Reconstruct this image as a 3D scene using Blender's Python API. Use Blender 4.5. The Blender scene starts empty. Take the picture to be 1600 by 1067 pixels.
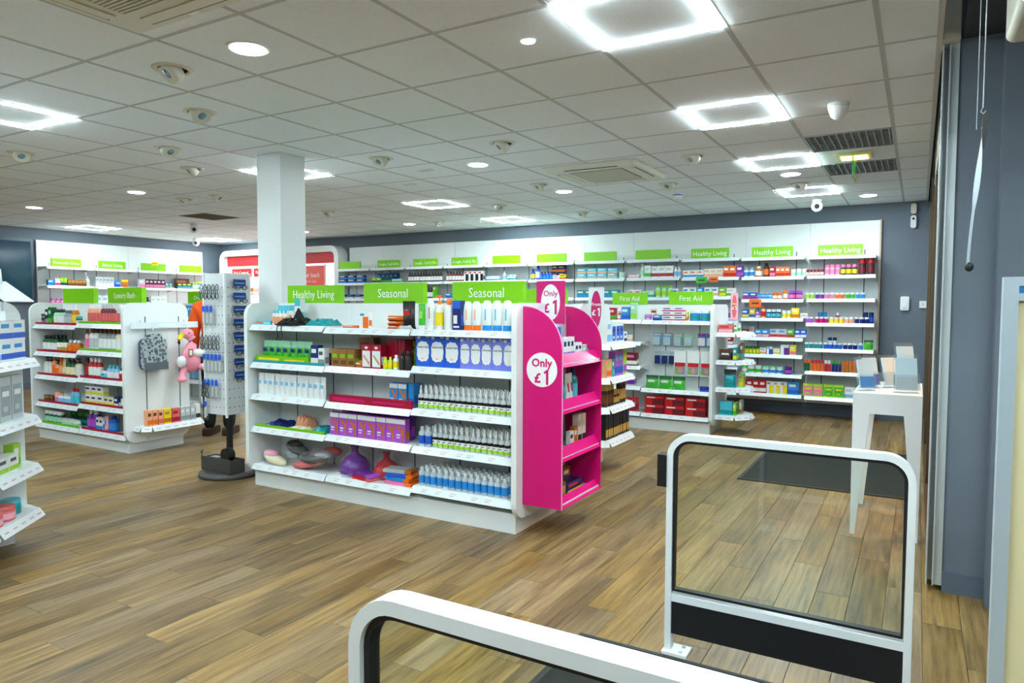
import bpy, math, random
from mathutils import Matrix, Vector
random.seed(7)
scene = bpy.context.scene
COL = scene.collection
PI = math.pi

# ------------------------------------------------------------ camera, world, light, exposure
H = 1.42                 # eye height
CEIL = 2.683
cam_data = bpy.data.cameras.new('camera')
cam_data.sensor_width = 36.0
cam_data.lens = 1090.3 / 1600 * 36.0
cam_data.clip_start = 0.05
cam = bpy.data.objects.new('camera', cam_data)
COL.objects.link(cam)
YAW, PITCH, ROLL = 0.5271, 0.0523, 0.0024
cam.matrix_world = (Matrix.Translation((0, 0, H)) @ Matrix.Rotation(YAW, 4, 'Z')
                    @ Matrix.Rotation(PI / 2 - PITCH, 4, 'X') @ Matrix.Rotation(ROLL, 4, 'Z'))
scene.camera = cam

world = bpy.data.worlds.new('night_street')
scene.world = world
world.use_nodes = True
world.node_tree.nodes['Background'].inputs[0].default_value = (0.10, 0.12, 0.15, 1)
world.node_tree.nodes['Background'].inputs[1].default_value = 0.3

LED_POWER = 42.0         # emission strength of the light frames
SPOT_POWER = 30.0
scene.view_settings.view_transform = 'Standard'
scene.view_settings.look = 'None'
scene.view_settings.gamma = 1.0
scene.view_settings.use_curve_mapping = False
scene.view_settings.exposure = 1.8

street = bpy.data.lights.new('street_light', 'AREA')
street.energy = 5
street.spread = math.radians(75)
street.color = (1.0, 0.42, 0.12)
street.size = 0.5
street_o = bpy.data.objects.new('street_light', street)
COL.objects.link(street_o)
street_o.location = (1.5, 5.5, 1.9)
street_o.rotation_euler = (Vector((-0.35, 5.0, 0)) - Vector((1.5, 5.5, 1.9))).to_track_quat('-Z', 'Y').to_euler()

# ------------------------------------------------------------ materials
def lin(c):
    return tuple(((v / 255) / 12.92 if v / 255 <= 0.04045 else ((v / 255 + 0.055) / 1.055) ** 2.4) for v in c)
PAL = dict(white=(232, 236, 236), offwhite=(222, 222, 214), cream=(236, 228, 190), black=(14, 14, 16), charcoal=(45, 45, 48),
           grey=(140, 145, 148), lgrey=(190, 196, 198), dgrey=(80, 84, 86), red=(200, 22, 30), crimson=(165, 10, 45), magenta=(206, 0, 108),
           pink=(240, 120, 170), lpink=(248, 180, 200), coral=(225, 105, 105), orange=(240, 110, 20), amber=(200, 110, 25), yellow=(240, 215, 30),
           lime=(118, 190, 10), green=(62, 178, 48), dgreen=(20, 90, 50), teal=(20, 150, 155), aqua=(70, 195, 215), lblue=(130, 190, 230),
           sky=(40, 140, 215), blue=(36, 92, 205), navy=(22, 38, 110), purple=(110, 40, 150), violet=(174, 80, 198), lilac=(120, 130, 225),
           brown=(105, 62, 30), kraft=(150, 100, 50), dbrown=(55, 35, 25), skin=(205, 150, 120), gold=(190, 150, 70), mint=(160, 225, 190),
           lgreen=(165, 215, 60), peach=(245, 170, 130), steel=(150, 160, 165), maroon=(110, 20, 35), clearblue=(190, 215, 225))
MATS = {}
def mat(name, rough=0.4, metal=0.0, rgb=None, **kw):
    key = (name, rough, metal)
    if key in MATS: return MATS[key]
    m = bpy.data.materials.new(name); m.use_nodes = True
    b = m.node_tree.nodes['Principled BSDF']
    b.inputs['Base Color'].default_value = (*lin(rgb or PAL[name]), 1)
    b.inputs['Roughness'].default_value = rough
    b.inputs['Metallic'].default_value = metal
    for k, v in kw.items():
        b.inputs[k].default_value = v
    MATS[key] = m
    return m
def noisy(name, rgb, rgb2, scale, rough=0.6, bump=0.0, stretch=(1, 1, 1)):
    m = bpy.data.materials.new(name); m.use_nodes = True
    nt = m.node_tree; b = nt.nodes['Principled BSDF']
    g = nt.nodes.new('ShaderNodeNewGeometry'); mp = nt.nodes.new('ShaderNodeMapping')
    mp.inputs['Scale'].default_value = stretch
    n = nt.nodes.new('ShaderNodeTexNoise'); n.inputs['Scale'].default_value = scale; n.inputs['Detail'].default_value = 4
    r = nt.nodes.new('ShaderNodeMix'); r.data_type = 'RGBA'
    r.inputs[6].default_value = (*lin(rgb), 1); r.inputs[7].default_value = (*lin(rgb2), 1)
    nt.links.new(g.outputs['Position'], mp.inputs[0]); nt.links.new(mp.outputs[0], n.inputs['Vector'])
    nt.links.new(n.outputs[0], r.inputs[0]); nt.links.new(r.outputs[2], b.inputs['Base Color'])
    b.inputs['Roughness'].default_value = rough
    if bump:
        bp = nt.nodes.new('ShaderNodeBump'); bp.inputs['Strength'].default_value = bump; bp.inputs['Distance'].default_value = 0.002
        nt.links.new(n.outputs[0], bp.inputs['Height']); nt.links.new(bp.outputs[0], b.inputs['Normal'])
    return m
def emit(name, rgb, strength):
    m = bpy.data.materials.new(name); m.use_nodes = True
    nt = m.node_tree; nt.nodes.remove(nt.nodes['Principled BSDF'])
    e = nt.nodes.new('ShaderNodeEmission'); e.inputs[0].default_value = (*rgb, 1); e.inputs[1].default_value = strength
    nt.links.new(e.outputs[0], nt.nodes['Material Output'].inputs[0])
    return m
def glass(name, tint, refl=0.04, alpha=0.0, alphacol=(1, 1, 1)):
    """thin clear sheet: see-through with a fresnel sheen"""
    m = bpy.data.materials.new(name); m.use_nodes = True
    nt = m.node_tree; nt.nodes.remove(nt.nodes['Principled BSDF'])
    t = nt.nodes.new('ShaderNodeBsdfTransparent'); t.inputs[0].default_value = (*tint, 1)
    g = nt.nodes.new('ShaderNodeBsdfGlossy'); g.inputs['Roughness'].default_value = 0.03
    lw = nt.nodes.new('ShaderNodeLayerWeight'); lw.inputs[0].default_value = 0.5
    pw = nt.nodes.new('ShaderNodeMath'); pw.operation = 'POWER'; nt.links.new(lw.outputs['Facing'], pw.inputs[0]); pw.inputs[1].default_value = 4
    f = nt.nodes.new('ShaderNodeMath'); f.operation = 'MULTIPLY_ADD'; nt.links.new(pw.outputs[0], f.inputs[0]); f.inputs[1].default_value = 0.5; f.inputs[2].default_value = refl
    mx = nt.nodes.new('ShaderNodeMixShader')
    nt.links.new(f.outputs[0], mx.inputs[0]); nt.links.new(t.outputs[0], mx.inputs[1]); nt.links.new(g.outputs[0], mx.inputs[2])
    out = mx
    if alpha:
        d = nt.nodes.new('ShaderNodeBsdfDiffuse'); d.inputs[0].default_value = (*alphacol, 1)
        m2 = nt.nodes.new('ShaderNodeMixShader'); m2.inputs[0].default_value = alpha
        nt.links.new(mx.outputs[0], m2.inputs[1]); nt.links.new(d.outputs[0], m2.inputs[2]); out = m2
    nt.links.new(out.outputs[0], nt.nodes['Material Output'].inputs[0])
    return m

PW, PL, FX0, FY0 = 0.152, 1.0, -13.02, -3.0     # floor plank width, length, origin
def floor_material():
    m = bpy.data.materials.new('wood_plank'); m.use_nodes = True
    nt = m.node_tree; b = nt.nodes['Principled BSDF']; N = nt.nodes.new; L = nt.links.new
    def math_(op, a, b_=None):
        n = N('ShaderNodeMath'); n.operation = op
        for i, v in enumerate((a, b_)):
            if v is None: continue
            if isinstance(v, (int, float)): n.inputs[i].default_value = v
            else: L(v, n.inputs[i])
        return n.outputs[0]
    g = N('ShaderNodeNewGeometry'); s = N('ShaderNodeSeparateXYZ'); L(g.outputs['Position'], s.inputs[0])
    col = math_('FLOOR', math_('DIVIDE', math_('SUBTRACT', s.outputs[0], FX0), PW))
    off = math_('MULTIPLY', math_('FRACT', math_('MULTIPLY', col, 0.377)), PL)
    row = math_('FLOOR', math_('DIVIDE', math_('ADD', math_('SUBTRACT', s.outputs[1], FY0), off), PL))
    c = N('ShaderNodeCombineXYZ'); L(col, c.inputs[0]); L(row, c.inputs[1])
    w = N('ShaderNodeTexWhiteNoise'); w.noise_dimensions = '3D'; L(c.outputs[0], w.inputs['Vector'])
    # grain, shifted from plank to plank
    mp = N('ShaderNodeVectorMath'); mp.operation = 'MULTIPLY_ADD'
    L(w.outputs['Color'], mp.inputs[0]); mp.inputs[1].default_value = (7, 7, 7); L(g.outputs['Position'], mp.inputs[2])
    sc = N('ShaderNodeVectorMath'); sc.operation = 'MULTIPLY'; L(mp.outputs[0], sc.inputs[0]); sc.inputs[1].default_value = (48, 2.4, 1)
    n1 = N('ShaderNodeTexNoise'); n1.inputs['Scale'].default_value = 1.0; n1.inputs['Detail'].default_value = 6; n1.inputs['Roughness'].default_value = 0.65
    L(sc.outputs[0], n1.inputs['Vector'])
    sc2 = N('ShaderNodeVectorMath'); sc2.operation = 'MULTIPLY'; L(mp.outputs[0], sc2.inputs[0]); sc2.inputs[1].default_value = (6, 1.2, 1)
    n2 = N('ShaderNodeTexNoise'); n2.inputs['Scale'].default_value = 1.2; n2.inputs['Detail'].default_value = 3; L(sc2.outputs[0], n2.inputs['Vector'])
    r1 = N('ShaderNodeValToRGB'); e = r1.color_ramp.elements
    e[0].position = 0.34; e[0].color = (*lin((84, 69, 51)), 1); e[1].position = 0.64; e[1].color = (*lin((180, 153, 114)), 1)
    x = r1.color_ramp.elements.new(0.47); x.color = (*lin((141, 116, 82)), 1)
    L(math_('ADD', math_('MULTIPLY', n1.outputs[0], 0.65), math_('MULTIPLY', n2.outputs[0], 0.35)), r1.inputs[0])
    hs = N('ShaderNodeHueSaturation')
    L(r1.outputs[0], hs.inputs['Color'])
    L(math_('ADD', math_('MULTIPLY', w.outputs['Value'], 0.36), 0.57), hs.inputs['Value'])
    w2 = N('ShaderNodeTexWhiteNoise'); w2.noise_dimensions = '3D'
    ad = N('ShaderNodeVectorMath'); ad.operation = 'ADD'; L(c.outputs[0], ad.inputs[0]); ad.inputs[1].default_value = (31.7, 11.3, 5); L(ad.outputs[0], w2.inputs['Vector'])
    L(math_('ADD', math_('MULTIPLY', w2.outputs['Value'], 0.30), 1.0), hs.inputs['Saturation'])
    L(hs.outputs[0], b.inputs['Base Color'])
    L(math_('ADD', math_('MULTIPLY', n1.outputs[0], 0.25), 0.30), b.inputs['Roughness'])
    bp = N('ShaderNodeBump'); bp.inputs['Strength'].default_value = 0.25; bp.inputs['Distance'].default_value = 0.0015
    L(n1.outputs[0], bp.inputs['Height']); L(bp.outputs[0], b.inputs['Normal'])
    return m

M_FLOOR = floor_material()
M_TILE = noisy('ceiling_tile_fibre', (238, 243, 247), (224, 229, 233), 90, 0.9, 0.4)
M_BAR = mat('ceiling_bar', 0.6, 0, (182, 185, 183))
M_WALL = noisy('slate_paint', (106, 116, 128), (98, 108, 120), 3, 0.75)
M_SKIRT = mat('slate_skirting', 0.5, 0, (88, 100, 114))
M_DARK = mat('dark_void', 0.9, 0, (30, 32, 36))
M_LOBBY = mat('lobby_ceiling', 0.8, 0, (58, 64, 74))
M_LAM = noisy('white_laminate', (232, 236, 236), (226, 231, 232), 2, 0.35)
M_SHELF = mat('shelf_white', 0.35, 0, (228, 234, 236))
M_STRIP = mat('price_strip', 0.25, 0, (222, 230, 234))
M_SLOT = mat('slot_black', 0.5, 0, (25, 27, 30))
M_SIGN = mat('sign_green', 0.35, 0, (126, 200, 0))
M_LETTER = mat('sign_lettering', 0.4, 0, (238, 244, 232))
M_MAG = mat('magenta_card', 0.38, 0, (208, 0, 112))
M_ACRYL = glass('clear_acrylic', (0.93, 0.96, 0.97), alpha=0.05, alphacol=(0.8, 0.88, 0.92))
M_SIGNCLEAR = glass('sign_cover', (0.99, 1.0, 1.0), refl=0.012)
M_GLASS = glass('barrier_glass', (0.90, 0.95, 0.92))
M_BAG = glass('clear_bag', (0.99, 0.99, 0.99), refl=0.05, alpha=0.025, alphacol=(0.85, 0.88, 0.9))
M_WHITEPC = mat('white_powdercoat', 0.28, 0, (236, 240, 242))
M_MAT = noisy('black_mat', (34, 36, 38), (22, 23, 25), 300, 0.95, 0.5)
M_LED = emit('led_light', (0.80, 0.97, 1.0), LED_POWER)
M_DOWN = emit('downlight_glow', (0.90, 0.98, 1.0), SPOT_POWER)
M_ALU = mat('aluminium', 0.35, 0.35, (200, 208, 212))
M_PLASTIC = mat('ivory_plastic', 0.4, 0, (214, 212, 196))

# ------------------------------------------------------------ mesh helpers
class MB:
    """collects faces with a material each; build() links them as one mesh object"""
    def __init__(s): s.v = []; s.f = []; s.m = []; s.mats = []; s.sm = []
    def mi(s, m):
        if m not in s.mats: s.mats.append(m)
        return s.mats.index(m)
    def add(s, vs, fs, m, smooth=False):
        o = len(s.v); s.v += [tuple(v) for v in vs]; k = s.mi(m)
        for f in fs: s.f.append(tuple(i + o for i in f)); s.m.append(k); s.sm.append(smooth)
        return s
    def box(s, x0, x1, y0, y1, z0, z1, m):
        vs = [(x, y, z) for z in (z0, z1) for y in (y0, y1) for x in (x0, x1)]
        return s.add(vs, [(0, 2, 3, 1), (4, 5, 7, 6), (0, 1, 5, 4), (2, 6, 7, 3), (0, 4, 6, 2), (1, 3, 7, 5)], m)
    def prism(s, pts, axis, a, b, m, smooth=False):
        """outline pts extruded along axis ('x','y','z') from a to b; pts are the other two coordinates in order"""
        def P(p, t): return {'x': (t, p[0], p[1]), 'y': (p[0], t, p[1]), 'z': (p[0], p[1], t)}[axis]
        n = len(pts); vs = [P(p, a) for p in pts] + [P(p, b) for p in pts]
        s.add(vs, [tuple(range(n))[::-1], tuple(range(n, 2 * n))], m)
        o = len(s.v) - 2 * n; k = s.mi(m)
        for i in range(n):
            j = (i + 1) % n
            s.f.append((o + i, o + j, o + n + j, o + n + i)); s.m.append(k); s.sm.append(smooth)
        return s
    def strip(s, path, w, axis, a, b, m, closed=False):
        """flat bar of width w following path in a plane, extruded along axis"""
        n = len(path); L = []; R = []
        for i in range(n):
            p0 = path[(i - 1) % n if closed else max(i - 1, 0)]; p1 = path[(i + 1) % n if closed else min(i + 1, n - 1)]
            dx, dy = p1[0] - p0[0], p1[1] - p0[1]; l = math.hypot(dx, dy) or 1
            nx, ny = -dy / l * w / 2, dx / l * w / 2
            L.append((path[i][0] + nx, path[i][1] + ny)); R.append((path[i][0] - nx, path[i][1] - ny))
        def P(p, t): return {'x': (t, p[0], p[1]), 'y': (p[0], t, p[1]), 'z': (p[0], p[1], t)}[axis]
        vs = [];
        for i in range(n): vs += [P(L[i], a), P(R[i], a), P(R[i], b), P(L[i], b)]
        fs = []
        for i in range(n if closed else n - 1):
            j = (i + 1) % n
            for q in range(4): fs.append((4 * i + q, 4 * i + (q + 1) % 4, 4 * j + (q + 1) % 4, 4 * j + q))
        if not closed: fs += [(3, 2, 1, 0), tuple(4 * (n - 1) + q for q in range(4))]
        return s.add(vs, fs, m)
    def lathe(s, prof, m, cx=0, cy=0, seg=14, sx=1, sy=1, smooth=True, z0=0):
        """profile [(r, z)...] spun about z"""
        vs = []; n = len(prof)
        for r, z in prof:
            for k in range(seg):
                a = 2 * PI * k / seg; vs.append((cx + r * sx * math.cos(a), cy + r * sy * math.sin(a), z + z0))
        fs = [(i * seg + k, i * seg + (k + 1) % seg, (i + 1) * seg + (k + 1) % seg, (i + 1) * seg + k) for i in range(n - 1) for k in range(seg)]
        s.add(vs, fs, m, smooth)
        if prof[0][0] > 1e-5: s.add(vs[:seg], [tuple(range(seg))[::-1]], m)
        if prof[-1][0] > 1e-5: s.add(vs[-seg:], [tuple(range(seg))], m)
        return s
    def tube(s, pts, r, m, seg=8):
        """round tube through 3-D points"""
        vs = []; n = len(pts)
        for i, p in enumerate(pts):
            p = Vector(p); d = (Vector(pts[min(i + 1, n - 1)]) - Vector(pts[max(i - 1, 0)])).normalized()
            u = d.cross(Vector((0, 0, 1)));
            if u.length < 1e-3: u = d.cross(Vector((0, 1, 0)))
            u.normalize(); w = d.cross(u); rr = r[i] if isinstance(r, (list, tuple)) else r
            for k in range(seg):
                a = 2 * PI * k / seg; vs.append(p + (u * math.cos(a) + w * math.sin(a)) * rr)
        fs = [(i * seg + k, i * seg + (k + 1) % seg, (i + 1) * seg + (k + 1) % seg, (i + 1) * seg + k) for i in range(n - 1) for k in range(seg)]
        fs += [tuple(range(seg)), tuple(range((n - 1) * seg, n * seg))[::-1]]
        return s.add(vs, fs, m, True)
    def ball(s, c, r, m, seg=14, rings=8, sc=(1, 1, 1), rot=None):
        vs = []
        for i in range(rings + 1):
            t = PI * i / rings
            for k in range(seg):
                a = 2 * PI * k / seg
                v = Vector((r * sc[0] * math.sin(t) * math.cos(a), r * sc[1] * math.sin(t) * math.sin(a), r * sc[2] * math.cos(t)))
                if rot: v = rot @ v
                vs.append(v + Vector(c))
        fs = [(i * seg + k, (i + 1) * seg + k, (i + 1) * seg + (k + 1) % seg, i * seg + (k + 1) % seg) for i in range(rings) for k in range(seg)]
        return s.add(vs, fs, m, True)
    def move(s, M):
        s.v = [tuple(M @ Vector(v)) for v in s.v]; return s
    def mesh(s, name):
        me = bpy.data.meshes.new(name)
        me.from_pydata(s.v, [], s.f)
        for m in s.mats: me.materials.append(m)
        me.polygons.foreach_set('material_index', s.m); me.polygons.foreach_set('use_smooth', s.sm)
        me.update()
        return me
    def build(s, name, parent=None, **k): return link(name, s.mesh(name), parent, **k)
def link(name, me, parent=None, loc=None, rz=0):
    o = bpy.data.objects.new(name, me); COL.objects.link(o)
    if parent: o.parent = parent
    if loc: o.location = loc
    if rz: o.rotation_euler.z = rz
    return o
def tag(o, label, cat, group=None):
    o['label'] = label; o['category'] = cat
    if group: o['group'] = group
    return o
def empty(name, label, cat, loc=(0, 0, 0), rz=0, group=None):
    return tag(link(name, None, None, loc, rz), label, cat, group)
def struct(o): o['kind'] = 'structure'; return o
def rrect(x0, x1, z0, z1, r, n=6):
    """rounded rectangle; r = radius, or four radii (bottom-left, bottom-right, top-right, top-left)"""
    rs = (r,) * 4 if isinstance(r, (int, float)) else r; pts = []
    for (cx, cz, a0, q) in ((x0, z0, PI, 0), (x1, z0, 1.5 * PI, 1), (x1, z1, 0, 2), (x0, z1, .5 * PI, 3)):
        q_ = rs[q]; sx = 1 if cx == x0 else -1; sz = 1 if cz == z0 else -1
        if q_ <= 0: pts.append((cx, cz)); continue
        for k in range(n + 1):
            a = a0 + .5 * PI * k / n
            pts.append((cx + sx * q_ + q_ * math.cos(a), cz + sz * q_ + q_ * math.sin(a)))
    return pts
TEXTS = {}
def text_mesh(body, size, m, facing='-y', align='CENTER', depth=0.0015, squeeze=1.0, bold=0.0):
    key = (body, size, m.name, facing, align, squeeze, bold)
    if key in TEXTS: return TEXTS[key]
    cu = bpy.data.curves.new('lettering', 'FONT'); cu.body = body; cu.size = size; cu.extrude = depth / 2
    cu.offset = size * bold; cu.align_x = align; cu.align_y = 'CENTER'; cu.resolution_u = 2
    o = bpy.data.objects.new('lettering_tmp', cu); COL.objects.link(o)
    bpy.context.view_layer.update()
    me = bpy.data.meshes.new_from_object(o.evaluated_get(bpy.context.evaluated_depsgraph_get()))
    bpy.data.objects.remove(o); bpy.data.curves.remove(cu)
    R = Matrix.Rotation(PI / 2, 4, 'X') @ Matrix.Diagonal((squeeze, 1, 1, 1))
    if facing == '+x': R = Matrix.Rotation(PI / 2, 4, 'Z') @ R
    me.transform(R); me.materials.clear(); me.materials.append(m); me.name = 'lettering'
    TEXTS[key] = me
    return me
def lettering(body, size, m, loc, parent, facing='-y', name='lettering', squeeze=1.0, align='CENTER', bold=0.0):
    o = link(name, text_mesh(body, size, m, facing, align, squeeze=squeeze, bold=bold), parent); o.location = loc
    return o
ORD = ['', 'first', 'second', 'third', 'fourth', 'fifth', 'sixth', 'seventh', 'eighth', 'ninth', 'tenth', 'eleventh', 'twelfth', 'thirteenth',
       'fourteenth', 'fifteenth', 'sixteenth', 'seventeenth', 'eighteenth', 'nineteenth', 'twentieth', 'twenty-first', 'twenty-second',
       'twenty-third', 'twenty-fourth', 'twenty-fifth', 'twenty-sixth']
def to_pixel(X, Y, Z):
    """where the camera sees a point, used only to rank planks and tiles by how large they show"""
    p = cam.matrix_world.inverted() @ Vector((X, Y, Z))
    if p.z > -0.05: return None
    return 800 - 1090.3 * p.x / p.z, 533.5 + 1090.3 * p.y / p.z, -p.z
bpy.context.view_layer.update()
# ------------------------------------------------------------ the room
XL, YB, XR, YF = -12.84, 9.80, 0.05, -3.0
GX0, GY0, G = -2.592, 2.0855, 0.6          # ceiling grid origin and pitch

floor = struct(MB().box(XL, 2.2, YF, YB, -0.06, -0.006, mat('floor_base', 0.8, 0, (60, 50, 38))).build('floor'))
planks = []
ncol = int((2.2 - FX0) / PW) + 1
for c in range(ncol):
    x0 = FX0 + c * PW; x1 = x0 + PW
    if x1 < XL + 0.01 or x0 > 2.19: continue
    off = ((c * 0.377) % 1) * PL
    r = 0
    while True:
        y0 = FY0 + r * PL - off; y1 = y0 + PL; r += 1
        if y0 > YB - 0.01: break
        if y1 < YF + 0.01: continue
        planks.append((max(x0, XL), min(x1, 2.2), max(y0, YF), min(y1, YB)))
def in_view(x, y, z, m=40):
    q = to_pixel(x, y, z)
    return q is not None and -m < q[0] < 1600 + m and -m < q[1] < 1067 + m
def rank(cells, z):
    near = []
    for k, (x0, x1, y0, y1) in enumerate(cells):
        pts = [to_pixel(x, y, z) for x in (x0, (x0 + x1) / 2, x1) for y in (y0, (y0 + y1) / 2, y1)]
        seen = [q for q in pts if q and -5 < q[0] < 1605 and -5 < q[1] < 1072]
        if seen: near.append((min(q[2] for q in seen), k))
    near.sort()
    return set(k for _, k in near[:300])
own = rank(planks, 0)
PLANK = {}
rest = MB(); g_ = 0.0007
for k, (x0, x1, y0, y1) in enumerate(planks):
    if k in own:
        key = (round(x1 - x0, 4), round(y1 - y0, 4))
        if key not in PLANK:
            w, l = key; c_ = 0.0012
            b = MB()
            a = [(g_, g_), (w - g_, g_), (w - g_, l - g_), (g_, l - g_)]
            t = [(g_ + c_, g_ + c_), (w - g_ - c_, g_ + c_), (w - g_ - c_, l - g_ - c_), (g_ + c_, l - g_ - c_)]
            b.add([(p[0], p[1], -0.006) for p in a] + [(p[0], p[1], -0.001) for p in a] + [(p[0], p[1], 0) for p in t],
                  [(3, 2, 1, 0), (8, 9, 10, 11)] + [(i, (i + 1) % 4, 4 + (i + 1) % 4, 4 + i) for i in range(4)]
                  + [(4 + i, 4 + (i + 1) % 4, 8 + (i + 1) % 4, 8 + i) for i in range(4)], M_FLOOR)
            PLANK[key] = b.mesh('plank')
        link('plank', PLANK[key], floor, (x0, y0, 0))
    else:
        rest.box(x0 + g_, x1 - g_, y0 + g_, y1 - g_, -0.006, 0, M_FLOOR)
o = rest.build('far_planks', floor); o['kind'] = 'stuff'

# ceiling: bars, then each tile
LED_CELLS = [(-3, 1), (-3, 4), (-3, 7), (-3, 10), (-3, -2), (4, 0), (4, 4), (4, 8), (4, 11), (15, 7), (15, 11), (4, -4), (10, 1), (10, -3), (-3, -5), (0, -3), (7, -3), (1, -6)]  # the out-of-view cells hold panels added to brighten the shop
GRILLE = [(-4, 6), (-4, 8), (10, 7)]
def cell(j, i):   # j counts tiles leftwards from GX0 as in X = GX0 - 0.6 j ; cell spans [X(j+1), X(j)]
    return GX0 - G * (j + 1), GX0 - G * j, GY0 + G * i, GY0 + G * (i + 1)
LED_RECT = [cell(j, i) for j, i in LED_CELLS]
GR_RECT = [cell(j, i) for j, i in GRILLE]
AC_RECT = [(-3.13, -2.23, 1.08, 1.98), (-3.05, -2.14, 5.77, 6.68)]
bars = MB()
xs = []; x = GX0 + G * 4
while x > XL: xs.append(x); x -= G
xs = [XR] + xs + [XL]
ys = []; y = GY0 - G * 8
while y < YB: ys.append(y); y += G
ys = [YF] + ys + [YB]
for x in xs: bars.box(x - 0.012, x + 0.012, YF, YB, CEIL - 0.001, CEIL + 0.03, M_BAR)
for y in ys: bars.box(XL, XR, y - 0.012, y + 0.012, CEIL, CEIL + 0.03, M_BAR)
ceiling = struct(bars.build('ceiling'))
slab = MB().box(XL - 0.2, XR, YF, YB + 0.2, CEIL + 0.35, CEIL + 0.45, M_DARK).build('ceiling_void_slab', ceiling)
tiles = []
same = lambda a, b: all(abs(p - q) < 0.02 for p, q in zip(a, b))
for i in range(len(xs) - 1):
    for k in range(len(ys) - 1):
        t = (xs[i + 1], xs[i], ys[k], ys[k + 1])
        if any(same(t, r) for r in LED_RECT + GR_RECT): continue
        if t[1] - t[0] < 0.03 or t[3] - t[2] < 0.03: continue
        tiles.append(t)
own = rank(tiles, CEIL)
TILE = {}; rest = MB()
for k, (x0, x1, y0, y1) in enumerate(tiles):
    if k in own:
        key = (round(x1 - x0, 3), round(y1 - y0, 3))
        if key not in TILE:
            w, l = key; e_ = 0.0122
            TILE[key] = MB().box(e_, w - e_, e_, l - e_, 0, 0.008, M_TILE).box(0.006, w - 0.006, 0.006, l - 0.006, 0.008, 0.02, M_TILE).mesh('ceiling_tile')
        link('ceiling_tile', TILE[key], ceiling, (x0, y0, CEIL + 0.0005))
    else:
        rest.box(x0 + 0.0125, x1 - 0.0125, y0 + 0.0125, y1 - 0.0125, CEIL + 0.0005, CEIL + 0.02, M_TILE)
if rest.v:
    o = rest.build('far_ceiling_tiles', ceiling); o['kind'] = 'stuff'
struct(MB().box(XR, XR + 0.012, YF, 9.8, CEIL - 0.012, CEIL + 0.08, mat('fascia', 0.6, 0, (196, 190, 180))).build('trim_1'))

# walls
struct(MB().box(XL - 0.2, 0.16, YB, YB + 0.2, 0, CEIL + 0.35, M_WALL).build('wall_back'))
struct(MB().box(XL - 0.2, XL, YF, YB, 0, CEIL + 0.35, M_WALL).build('wall_left'))
struct(MB().box(XL - 0.2, 2.4, YF - 0.2, YF, 0, CEIL + 0.35, M_WALL).build('wall_front'))
struct(MB().box(0.137, 2.2, 4.03, 4.20, 0, CEIL + 0.35, M_WALL).build('wall_right'))
struct(MB().box(2.2, 2.4, YF, 4.20, 0, CEIL + 0.35, M_WALL).build('wall_lobby'))
struct(MB().box(XL, 0.11, YB - 0.014, YB, 0, 0.1, M_SKIRT).build('baseboard_back'))
struct(MB().box(XL, XL + 0.014, YF, YB - 0.014, 0, 0.1, M_SKIRT).build('baseboard_left'))
struct(MB().box(0.137, 0.31, 4.012, 4.03, 0, 0.105, M_SKIRT).build('baseboard_right'))
struct(MB().box(0.31, 2.2, 3.9, 4.03, 0, CEIL, M_WALL).build('trim_2'))
struct(MB().box(0.145, 2.2, YF, 4.03, CEIL + 0.012, CEIL + 0.05, M_LOBBY).build('ceiling_lobby'))
struct(MB().box(0.062, 0.145, YF, 9.8, CEIL + 0.30, CEIL + 0.34, M_DARK).build('trim_3'))

# shopfront along the right edge: guide, mullions, glass
M_BRONZE = mat('bronze_frame', 0.35, 0.6, (104, 88, 68))
g = MB()
for (xa, xb, ya, yb) in ((0.066, 0.072, 4.0, 4.10), (0.072, 0.094, 4.085, 4.10), (0.094, 0.100, 4.0, 4.10), (0.100, 0.136, 4.02, 4.10)):
    g.box(xa, xb, ya, yb, 0.03, 2.675, M_ALU)
struct(g.build('trim_4'))
b = MB().box(0.062, 0.135, 3.93, 4.10, 2.676, 3.0, M_PLASTIC)
struct(b.build('trim_5'))
w = struct(MB().box(0.075, 0.135, 4.10, 9.8, 0, 0.12, M_BRONZE).box(0.075, 0.135, 4.10, 9.8, 2.60, 2.98, M_DARK).build('window_1'))
for y in (4.22, 5.9, 7.6, 9.3):
    MB().box(0.078, 0.135, y, y + 0.05, 0.12, 2.60, M_BRONZE).build('mullion', w)
for y0, y1 in ((4.27, 5.9), (5.95, 7.6), (7.65, 9.3)):
    MB().box(0.102, 0.108, y0, y1, 0.12, 2.60, glass('shopfront_glass', (0.9, 0.93, 0.92))).build('pane', w)
MB().box(0.078, 0.135, 9.35, 9.8, 0.12, 2.60, M_WALL).build('infill_panel', w)
b = MB().box(0.080, 0.13, 5.2, 6.4, 2.36, 2.60, mat('shutter_cover', 0.5, 0, (150, 144, 120)))
b.build('shutter_cover', w)

# square column behind the main gondola
struct(MB().box(-4.895, -4.61, 4.09, 4.36, 0, CEIL, M_LAM).build('wall_column'))

# ------------------------------------------------------------ ceiling lights and fittings
def led(rect, label):
    x0, x1, y0, y1 = rect
    L = empty('ceiling_light', label, 'ceiling light', ((x0 + x1) / 2, (y0 + y1) / 2, CEIL), 0, 'square LED frame lights')
    s = 0.290; w = 0.031
    f = MB()
    for a in ((-s, s, -s, -s + w), (-s, s, s - w, s), (-s, -s + w, -s + w, s - w), (s - w, s, -s + w, s - w)):
        f.box(*a, -0.007, 0.0, M_LED)
    f.build('led_frame', L)
    e = s - w - 0.001
    MB().box(-e, e, -e, e, 0.0005, 0.012, M_TILE).build('centre_panel', L)
    t = MB().strip([(-s, -s), (s, -s), (s, s), (-s, s)], 0.006, 'z', -0.003, 0.004, M_BAR, True)
    t.build('edge_trim', L)
LED_RECT += [(.5, 1.1, .2, .8), (.5, 1.1, 1.9, 2.5)]  # unseen lobby panels, added to light the board, barrier and grey wall
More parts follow.
